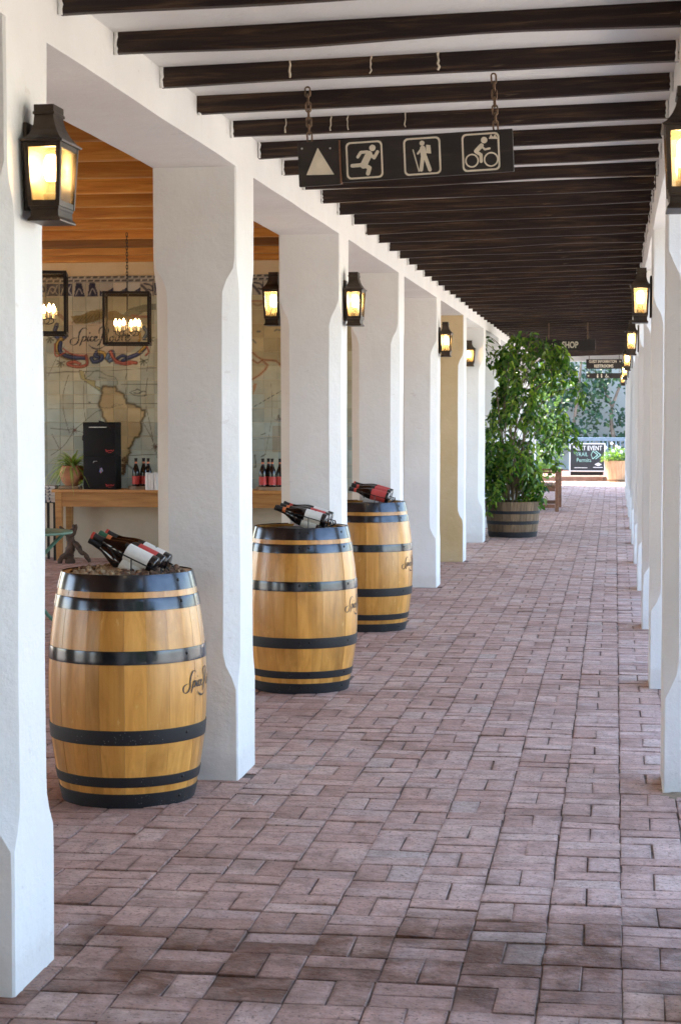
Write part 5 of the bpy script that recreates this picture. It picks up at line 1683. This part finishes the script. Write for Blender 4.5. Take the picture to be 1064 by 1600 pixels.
# glass box lanterns with candle bulbs hung from the room ceiling
def cage(loc, rz, label, ztop):
    t = thing('candle_lantern', label, 'lantern', loc, rz, 'glass lanterns hung from the wooden ceiling')
    w, h, r = 0.205, 0.49, 0.0115
    b = MB()
    for sx in (-1, 1):
        for sy in (-1, 1): b.box(sx * w - r, sx * w + r, sy * w - r, sy * w + r, 0, h)
    for z0 in (0.0005, h - 2 * r - 0.0005):
        for s in (-1, 1):
            b.box(-w + r + .0005, w - r - .0005, s * w - r * .9, s * w + r * .9, z0, z0 + 2 * r)
            b.box(s * w - r * .9, s * w + r * .9, -w + r + .0005, w - r - .0005, z0, z0 + 2 * r)
    f = b.build('lantern_frame', M['black_iron'], t)
    for s in (-1, 1):
        g1 = MB(); g1.box(-w + r, w - r, s * w - .001, s * w + .001, 2 * r, h - 2 * r); g1.build('glass_pane', M['clear_glass'], f)
        g1 = MB(); g1.box(s * w - .001, s * w + .001, -w + r, w - r, 2 * r, h - 2 * r); g1.build('glass_pane', M['clear_glass'], f)
    b = MB()
    b.tube([(0, 0, h - r), (0, 0, 0.09)], 0.006, 8)
    b.lathe([(0.001, 0.085), (0.024, 0.09), (0.028, 0.10), (0.012, 0.125), (0.006, 0.14)], 14)
    ar = b.build('candelabra', M['black_iron'], t, 50)
    for k in range(6):
        a = k * math.pi / 3 + 0.26
        ca, sa = math.cos(a), math.sin(a)
        b = MB(); b.tube(catmull([(0.01 * ca, 0.01 * sa, 0.11), (0.06 * ca, 0.06 * sa, 0.088), (0.105 * ca, 0.105 * sa, 0.10), (0.11 * ca, 0.11 * sa, 0.125)], 5), 0.0045, 6)
        b.lathe([(0.0, 0.124), (0.022, 0.126), (0.024, 0.132), (0.0, 0.133)], 12, 0, Matrix.Translation((0.11 * ca, 0.11 * sa, 0)))
        b.build('candle_arm', M['black_iron'], ar, 50)
        b = MB(); b.lathe([(0.0105, 0.133), (0.0105, 0.178)], 12, 0, Matrix.Translation((0.11 * ca, 0.11 * sa, 0)), False, True); b.build('candle_sleeve', M['candle'], ar, 50)
        b = MB(); b.lathe([(0.007, 0.1785), (0.014, 0.192), (0.0165, 0.206), (0.013, 0.222), (0.006, 0.236), (0.0005, 0.247)], 12, 0, Matrix.Translation((0.11 * ca, 0.11 * sa, 0))); b.build('candle_bulb', M['candle_bulb'], ar, 60)
    b = MB()
    for (sx, sy) in ((-1, 0), (1, 0), (0, -1), (0, 1)):
        b.tube([(sx * w, sy * w, h - 0.01), (0, 0, h - 0.008)], 0.006, 6)
    b.tube([(0, 0, h - 0.01), (0, 0, h + 0.10)], 0.006, 6)
    b.build('hanger', M['black_iron'], t, 60)
    n = int((ztop - loc[2] - h - 0.10) / 0.03)
    cm = MB()
    for k in range(n):
        pts = []
        for i in range(12):
            aa = 2 * math.pi * i / 12
            pts.append((0.008 * math.cos(aa), 0, 0.012 * (1 if math.sin(aa) >= 0 else -1) + 0.008 * math.sin(aa)))
        cm.tube(pts, 0.0034, 5, 0, Matrix.Translation((0, 0, h + 0.115 + 0.03 * k)) @ Matrix.Rotation(1.57 * (k % 2), 4, 'Z'), True)
    cm.build('chain', M['black_iron'], t, 60)
cage((-4.505, 16.8, 2.225), R(12), 'black-framed candle lantern hanging before the painted cartouche', 3.27)
cage((-4.46, 14.0, 2.20), R(15), 'candle lantern half hidden by the foremost pillar', 3.27)

# ------------------------------------------------------------------ potted ficus
fc = thing('potted_ficus', 'bushy weeping fig growing in a half-barrel tub beside the arcade', 'potted tree', (-1.30, 23.86, 0))
TBH = 0.46
def tubr(z): return 0.305 + 0.055 * (z / TBH) ** 0.8
acc = 0
wsx = [sr.uniform(0.8, 1.25) for _ in range(20)]; tot = sum(wsx)
for w in wsx:
    a0, a1 = 6.2832 * acc / tot + 0.004, 6.2832 * (acc + w) / tot - 0.004; acc += w
    b = MB(); vs_, fs_ = [], []
    for i in range(7):
        z = TBH * i / 6
        for k in range(3): aa = a0 + (a1 - a0) * k / 2; vs_.append((tubr(z) * math.cos(aa), tubr(z) * math.sin(aa), z))
        for aa in (a1, a0): vs_.append(((tubr(z) - .022) * math.cos(aa), (tubr(z) - .022) * math.sin(aa), z))
    for i in range(6):
        for k in range(5): k2 = (k + 1) % 5; fs_.append((i*5+k, i*5+k2, (i+1)*5+k2, (i+1)*5+k))
    fs_ += [(4, 3, 2, 1, 0), (30, 31, 32, 33, 34)]
    b.add(vs_, fs_); b.build('stave', M['tub_oak'], fc, 30)
for z0, z1 in ((0.0, 0.075), (0.17, 0.215), (0.305, 0.345)):
    b = MB(); b.lathe([(tubr(z0) + .001, z0), (tubr(z0) + .004, z0 + .001), (tubr(z1) + .004, z1 - .001), (tubr(z1) + .001, z1)], 48); b.build('hoop', M['hoop_dusty'], fc, 50)
b = MB(); b.lathe([(0.0, 0.40), (tubr(0.4) - .023, 0.40)], 32); b.build('soil', M['soil'], fc)
fr = random.Random(77)
leaves = []
def add_leaves(p0, n, spread, droop=0.75, L=(0.070, 0.115)):
    for _ in range(n):
        p = p0 + Vector((fr.gauss(0, spread), fr.gauss(0, spread), fr.gauss(0, spread)))
        a = fr.uniform(0, 6.283)
        d = Vector((math.cos(a), math.sin(a), -droop + fr.gauss(0, 0.45))).normalized()
        nn = Vector((fr.gauss(0, .5), fr.gauss(0, .5), 1)).normalized()
        leaves.append((p, d, nn, fr.uniform(*L), fr.uniform(0.016, 0.026), min(1, max(0, fr.gauss(0.42, 0.30)))))
twigs = MB()
for k in range(6):
    a = k * 1.05 + 0.3
    top = Vector((0.22 * math.cos(a), 0.22 * math.sin(a), 1.3 + 0.75 * fr.random()))
    P = catmull([(0.05 * math.cos(a), 0.05 * math.sin(a), 0.38), (0.09 * math.cos(a + .6), 0.09 * math.sin(a + .6), 0.85), (0.16 * math.cos(a + .2), 0.16 * math.sin(a + .2), 1.25), top], 6)
    b = MB(); b.tube(P, [0.020 - 0.012 * i / (len(P) - 1) for i in range(len(P))], 8); b.build('trunk', M['stem'], fc, 60)
# crown: sub-branches with hanging sprays; wide in the middle, ragged
for k in range(92):
    h = fr.uniform(0.62, 2.64)
    prof = 0.30 + 0.50 * math.sin(math.pi * min(1, max(0, (h - 0.35) / 2.3))) ** 0.8
    if h < 1.35: prof *= 0.74
    lean = -0.03 + 0.29 * min(1.0, max(0.0, (h - 1.0) / 0.8))
    a = fr.uniform(0, 6.283)
    r = prof * math.sqrt(fr.uniform(0.12, 1.0)) * (0.98 + 0.55 * noise.noise(Vector((math.cos(a) * 1.6, math.sin(a) * 1.6, h * 2.4))))
    if r * math.cos(a) < -0.40: r *= 0.72
    tip = Vector((r * math.cos(a) + lean, r * math.sin(a), h))
    st0 = Vector((0.12 * math.cos(a), 0.12 * math.sin(a), max(0.5, h - 0.30 - 0.25 * r)))
    P = catmull([st0, st0 * 0.5 + tip * 0.5 + Vector((0, 0, 0.10)), tip, tip + Vector((0.07 * math.cos(a), 0.07 * math.sin(a), -0.13)), tip + Vector((0.08 * math.cos(a), 0.08 * math.sin(a), -0.13 - fr.uniform(0.05, 0.22)))], 4)
    twigs.tube(P, [0.006 - 0.0045 * i / (len(P) - 1) for i in range(len(P))], 5)
    for i, p in enumerate(P):
        if i > 4: add_leaves(p, 4 if i > 8 else 3, 0.033)
for (x, z, n) in ((-0.55, 1.55, 20), (-0.58, 1.15, 12), (-0.52, 0.70, 16), (-0.10, 2.30, 30), (0.25, 2.36, 26), (-0.34, 2.32, 26), (-0.52, 2.46, 30), (-0.42, 2.54, 26), (0.1, 2.56, 26), (0.70, 2.12, 26), (0.62, 2.28, 22), (0.24, 0.50, 40), (-0.20, 0.45, 18), (0.05, 0.42, 16)):
    twigs.tube(catmull([(0.3 * x, 0, z - 0.12), (0.7 * x, -0.05, z + 0.03), (x, -0.1, z)], 4), 0.004, 5)
    for q in range(n): add_leaves(Vector((x * fr.uniform(.75, 1.1), fr.uniform(-.25, .1), z + fr.uniform(-.08, .06))), 1, 0.03)
for k in range(34):
    a = fr.uniform(0, 6.283); h = fr.uniform(0.62, 1.15); r = fr.uniform(0.16, 0.40)
    tip = Vector((r * math.cos(a) - 0.02, r * math.sin(a), h))
    P = catmull([(0.08 * math.cos(a), 0.08 * math.sin(a), h - 0.05), (0.6 * tip.x, 0.6 * tip.y, h + 0.10), tip, (tip.x * 1.12, tip.y * 1.12, h - fr.uniform(0.10, 0.26))], 4)
    twigs.tube(P, [0.005 - 0.0035 * i / (len(P) - 1) for i in range(len(P))], 5)
    for i, p in enumerate(P):
        if i > 3: add_leaves(p, 3, 0.035)
twigs.build('twigs', M['stem'], fc, 60)
leaf_cloud('crown', leaves, M['ficus'], fc)

# ------------------------------------------------------------------ slatted bench by the left wall
bn = thing('wooden_bench', 'brown slatted wooden bench partly hidden behind the potted tree', 'bench', (-1.20, 30.75, 0))
for y in (-0.72, 0.72):
    b = MB(); b.box(0.25, 0.31, y - .03, y + .03, 0, 0.62, b=0.004); b.build('leg', M['bench_wood'], bn)
    b = MB(); b.box(-0.30, -0.24, y - .03, y + .03, 0, 0.92, b=0.004); b.build('leg', M['bench_wood'], bn)
    b = MB(); b.box(-0.235, 0.34, y - .035, y + .035, 0.622, 0.655, b=0.004); b.build('armrest', M['bench_wood'], bn)
    b = MB(); b.box(-0.235, 0.245, y - .02, y + .02, 0.33, 0.40); b.build('rail', M['bench_wood'], bn)
    b = MB(); b.box(-0.235, 0.245, y - .018, y + .018, 0.06, 0.12); b.build('rail', M['bench_wood'], bn)
for k in range(6):
    b = MB(); b.box(-0.23 + 0.082 * k, -0.165 + 0.082 * k, -0.685, 0.685, 0.402, 0.425, b=0.003); b.build('seat_slat', M['bench_wood'], bn)
for k in range(4):
    b = MB(); b.box(-0.262, -0.24 + 0.004, -0.688, 0.688, 0.50 + 0.10 * k, 0.57 + 0.10 * k, b=0.003); b.build('back_slat', M['bench_wood'], bn)

# ------------------------------------------------------------------ beyond the walkway: court, sign, tub, bench, wall with creepers
kb = MB(); kb.box(-6.0, -0.28, 43.9, 44.2, -0.03, 0.11, b=0.012); tag(kb.build('kerb', M['kerb'], None, 40), kind='structure')
tp = MB(); tp.box(-6.0, 4.0, 44.205, 49.9, -0.03, 0.095); tag(tp.build('terrace_pavement', M['kerb']), kind='structure')
ev = thing('event_board', 'black event board in a pale frame with NEXT EVENT and chalk writing', 'event board', (-0.655, 44.75, 0.096))
ev.rotation_euler = (R(-5), 0, 0)
b = MB(); b.box(-0.40, 0.40, -0.012, 0.012, 0.13, 0.76); b.build('chalk_panel', M['chalkboard'], ev)
b = MB()
for x in (-0.415, 0.415): b.box(x - .014, x + .014, -.017, .017, 0, 0.79)
b.box(-0.40, 0.40, -.016, .016, 0.762, 0.789); b.box(-0.40, 0.40, -.016, .016, 0.105, 0.129)
b.build('board_frame', M['paper'], ev)
b = MB()
for x in (-0.40, 0.40): b.tube([(x, 0.03, 0.74), (x, 0.42, 0.04)], 0.012, 6)
b.box(-0.38, 0.38, 0.019, 0.03, 0.015, 0.10)
b.build('rear_leg', M['black_iron'], ev)
place_text('headline', 'NEXT EVENT', 0.155, 0.005, 0.665, -0.0135, M['white_print'], ev, 0.76, 0.001)
place_text('chalk_writing', 'TRAIL', 0.135, -0.13, 0.515, -0.0135, M['chalk'], ev, 0.85, 0.0)
place_text('chalk_writing', 'Permits', 0.135, -0.08, 0.375, -0.0135, M['chalk'], ev, 0.85, 0.0)
p = Print(-0.0135)
for dx in (0.0, 0.07): p.stroke([(0.13 + dx, 0.60), (0.25 + dx, 0.505), (0.13 + dx, 0.41)], 0.018)
p.stroke([(0.13, 0.60), (0.09, 0.505), (0.13, 0.41)], 0.014)
p.build('chalk_arrow', M['chalk'], ev)
p = Print(-0.0135); p.poly([(0.17, 0.275), (0.26, 0.235), (0.35, 0.275), (0.26, 0.32)]); p.stroke([(0.15, 0.205), (0.36, 0.205)], 0.018); p.stroke([(-0.30, 0.195), (0.0, 0.195)], 0.014); p.build('emblem', M['white_print'], ev)

fp = thing('flower_tub', 'pale wooden half-barrel tub with white flowers at the walkway end', 'planter', (0.075, 44.15, 0.0))
fp.location = (0.09, 43.55, -0.002)
acc = 0
def ftr(z): return 0.255 + 0.085 * z / 0.5
wsx = [sr.uniform(0.8, 1.25) for _ in range(16)]; tot = sum(wsx)
for w in wsx:
    a0, a1 = 6.2832 * acc / tot + 0.006, 6.2832 * (acc + w) / tot - 0.006; acc += w
    b = MB(); vs_, fs_ = [], []
    for z in (0, 0.5):
        for k in range(3): aa = a0 + (a1 - a0) * k / 2; vs_.append((ftr(z) * math.cos(aa), ftr(z) * math.sin(aa), z))
        for aa in (a1, a0): vs_.append(((ftr(z) - .022) * math.cos(aa), (ftr(z) - .022) * math.sin(aa), z))
    for k in range(5): k2 = (k + 1) % 5; fs_.append((k, k2, 5 + k2, 5 + k))
    fs_ += [(4, 3, 2, 1, 0), (5, 6, 7, 8, 9)]
    b.add(vs_, fs_); b.build('stave', M['pale_tub'], fp, 30)
for z0, z1 in ((0.03, 0.06),):
    b = MB(); b.lathe([(ftr(z0) + .001, z0), (ftr(z0) + .004, z0), (ftr(z1) + .004, z1), (ftr(z1) + .001, z1)], 32); b.build('hoop', M['chain'], fp)
b = MB(); b.lathe([(0.0, 0.45), (ftr(0.45) - .023, 0.45)], 24); b.build('soil', M['soil'], fp)
lv = []
for _ in range(700):
    a = fr.uniform(0, 6.283); r = 0.33 * math.sqrt(fr.random())
    p_ = Vector((r * math.cos(a) - 0.05, r * math.sin(a), 0.46 + 0.30 * fr.random() * (1.1 - (r / 0.36) ** 2) + 0.03))
    lv.append((p_, Vector((math.cos(a), math.sin(a), fr.gauss(0.3, .6))).normalized(), Vector((0, 0, 1)), fr.uniform(.05, .09), fr.uniform(.014, .026), fr.random()))
leaf_cloud('foliage', lv, M['bush_leaf'], fp)
for (x, y, z) in ((-0.30, -0.12, 0.80), (-0.16, -0.1, 0.90), (-0.13, -0.2, 0.72), (-0.22, -0.15, 0.62), (0.0, -0.1, 0.80), (0.06, -0.2, 0.70), (-0.05, 0.0, 0.83), (-0.28, -0.1, 0.55)):
    b = MB()
    for k in range(5):
        a = k * 1.257
        b.lathe([(0.0, 0.0), (0.014, 0.004), (0.017, 0.010), (0.010, 0.014), (0.0, 0.013)], 8, 0, Matrix.Translation((x + 0.022 * math.cos(a), y + 0.008 * math.sin(a * 2), z + 0.022 * math.sin(a))) @ Matrix.Rotation(R(80), 4, 'X'))
    b.build('flower', M['petal'], fp, 60)
    b = MB(); b.tube([(x * .6, y * .6, 0.45), (x, y, z)], 0.003, 5); b.build('flower_stalk', M['spider_leaf'], fp)

bb = thing('garden_bench', 'slate blue slatted garden bench in front of the creeper wall', 'bench', (-0.30, 47.6, 0.096))
b = MB(); b.box(-0.85, 0.85, -.025, .025, 0.80, 0.89, b=0.006); b.build('top_rail', M['blue_paint'], bb)
b = MB(); b.box(-0.80, 0.80, -.02, .02, 0.44, 0.49); b.build('lower_rail', M['blue_paint'], bb)
for k in range(15):
    b = MB(); x = -0.77 + 0.11 * k; b.box(x - .02, x + .02, -.012, .012, 0.491, 0.799); b.build('back_slat', M['blue_paint'], bb)
for x in (-0.84, 0.84):
    b = MB(); b.box(x - .03, x + .03, -.03, .03, 0, 0.93, b=0.005); b.build('leg', M['blue_paint'], bb)
    b = MB(); b.box(x - .03, x + .03, 0.42, 0.48, 0, 0.62, b=0.005); b.build('leg', M['blue_paint'], bb)
    b = MB(); b.box(x - .035, x + .035, 0.031, 0.50, 0.621, 0.65, b=0.005); b.build('armrest', M['blue_paint'], bb)
for k in range(5):
    b = MB(); b.box(-0.80, 0.80, 0.04 + 0.09 * k, 0.11 + 0.09 * k, 0.40, 0.425); b.build('seat_slat', M['blue_paint'], bb)

gw = MB(); gw.box(-9, 9, 50.0, 50.4, 0, 4.6, b=0.03); tag(gw.build('garden_wall', M['garden_plaster'], None, 35), 'tall white garden wall closing the view beyond the walkway', 'wall', kind='thing')

def creeper(loc, label, trunk_pts, r0, blobs, seed, lm='vine_leaf', nl=26, size=(0.10, 0.17), branches=()):
    t = thing('climbing_tree', label, 'tree', loc)
    rr = random.Random(seed)
    P = catmull(trunk_pts, 6)
    b = MB(); b.tube(P, [r0 * (1 - 0.5 * i / (len(P) - 1)) for i in range(len(P))], 9); b.build('trunk', M['bark'], t, 60)
    for br in branches:
        Q = catmull(br, 6); b = MB(); b.tube(Q, [r0 * 0.6 * (1 - 0.7 * i / (len(Q) - 1)) for i in range(len(Q))], 7); b.build('branch', M['bark'], t, 60)
    lv = []
    for (x, y, z, s) in blobs:
        for _ in range(int(nl * s / 0.3)):
            p_ = Vector((x + rr.gauss(0, s * .55), y + rr.gauss(0, s * .25), z + rr.gauss(0, s * .5)))
            lv.append((p_, Vector((rr.gauss(0, 1), rr.gauss(-0.5, .6), rr.gauss(-0.4, .6))).normalized(), Vector((rr.gauss(0, .6), -0.6, 0.7)).normalized(), rr.uniform(*size), rr.uniform(.03, .055), min(1, max(0, rr.gauss(.45, .25)))))
    leaf_cloud('crown', lv, M[lm], t)
cr2 = random.Random(31)
bl = [(cr2.uniform(-1.9, 0.9), cr2.uniform(-0.25, 0.1), cr2.uniform(0.7, 4.2), cr2.uniform(0.18, 0.36)) for _ in range(64)]
creeper((0.0, 49.5, 0.09), 'forked pale trunk with creeper leaves against the white garden wall', [(-0.05, 0, 0), (-0.02, 0, 0.7), (-0.10, 0, 1.3), (-0.08, 0, 1.75)], 0.075, bl, 3, branches=([(-0.08, 0, 1.7), (-0.25, 0, 2.1), (-0.42, 0, 2.9), (-0.5, 0, 3.6)], [(-0.08, 0, 1.7), (0.10, 0, 2.2), (0.30, 0, 2.8), (0.35, 0, 3.6)]))
bl = [(cr2.uniform(-1.5, 0.9), cr2.uniform(-0.3, 0.2), cr2.uniform(0.5, 4.4), cr2.uniform(0.2, 0.4)) for _ in range(38)]
creeper((-1.15, 49.2, 0.09), 'slender leaning tree in front of the garden wall, behind the event board', [(0.1, 0, 0), (0.05, 0, 1.0), (0.18, 0, 2.0), (0.3, 0, 3.4)], 0.055, bl, 4, branches=([(0.05, 0, 0.9), (-0.25, 0, 1.8), (-0.3, 0, 3.2)],))
bl = [(cr2.uniform(-0.7, 0.75), cr2.uniform(-0.6, 0.6), cr2.uniform(0.25, 3.4), cr2.uniform(0.25, 0.42)) for _ in range(34)]
creeper((-2.05, 42.75, 0.0), 'sunlit leafy shrub at the far end of the walkway, behind the potted tree', [(0, 0, -0.02), (0.05, 0, 0.8), (0, 0, 1.6), (0.1, 0, 2.6)], 0.06, bl, 5, 'bush_leaf', 40, (0.07, 0.13), ([(0.02, 0, 0.6), (0.3, -0.1, 1.3), (0.4, -0.1, 2.2)], [(0.02, 0, 0.5), (-0.3, 0.1, 1.2), (-0.4, 0, 2.0)]))
bl = [(cr2.uniform(-2.6, 2.6), cr2.uniform(-1.4, 1.4), cr2.uniform(4.2, 7.2), cr2.uniform(0.4, 0.7)) for _ in range(60)]
creeper((0.6, 54.0, -0.03), 'tall garden tree rising behind the white garden wall', [(0, 0, 0), (0.1, 0, 2), (-0.1, 0, 4.0), (0.1, 0, 6.5)], 0.16, bl, 6, 'vine_leaf', 30, (0.12, 0.2), ([(-0.1, 0, 3.8), (-1.0, 0.2, 5.0), (-1.6, 0.2, 6.4)], [(0, 0, 4.0), (0.9, -0.2, 5.2), (1.6, -0.3, 6.3)]))

# bare sandy soil round the foot of the second pillar on the open side
so = MB(); n = 26; sr2 = random.Random(12)
vs_ = [(XR + 0.06, Y0 + PS + 0.02, 0.012)]
for i in range(n):
    a = 6.2832 * i / n; r = sr2.uniform(0.12, 0.19)
    vs_.append((XR + 0.10 + r * math.cos(a) * 0.9, Y0 + PS + 0.0 + r * math.sin(a), 0.0))
so.add(vs_, [(0, 1 + i, 1 + (i + 1) % n) for i in range(n)])
tag(so.build('sandy_soil', M['sand'], None, 80), 'sandy soil around the foot of a pillar on the open side', 'soil', kind='stuff')

# leafy block added out of view to dim light from the right rear
hg = thing('shade_hedge', 'added leafy screen, unseen, holding back light from the right rear', 'shade_hedge', (7.2, -6.6, -0.03))
b = MB(); b.box(-4.9, 4.9, -5.4, 5.4, 0, 4.7, b=0.25); b.build('blocker_core', M['shade_hedge_core'], hg)
hr = random.Random(2)
lv = []
for _ in range(5000):
    q = hr.randrange(3)
    x, y, z = hr.uniform(-5, 5), hr.uniform(-5.5, 5.5), hr.uniform(0.05, 4.8)
    if q == 0: x = -5.0
    elif q == 1: y = 5.5
    else: z = 4.8
    lv.append((Vector((x + hr.gauss(0, .06), y + hr.gauss(0, .06), z + hr.gauss(0, .05))), Vector((hr.gauss(0, 1), hr.gauss(0, 1), hr.gauss(0, 1))).normalized(), Vector((0, 0, 1)), 0.16, 0.05, hr.random()))
leaf_cloud('shade_hedge_leaves', lv, M['vine_leaf'], hg)
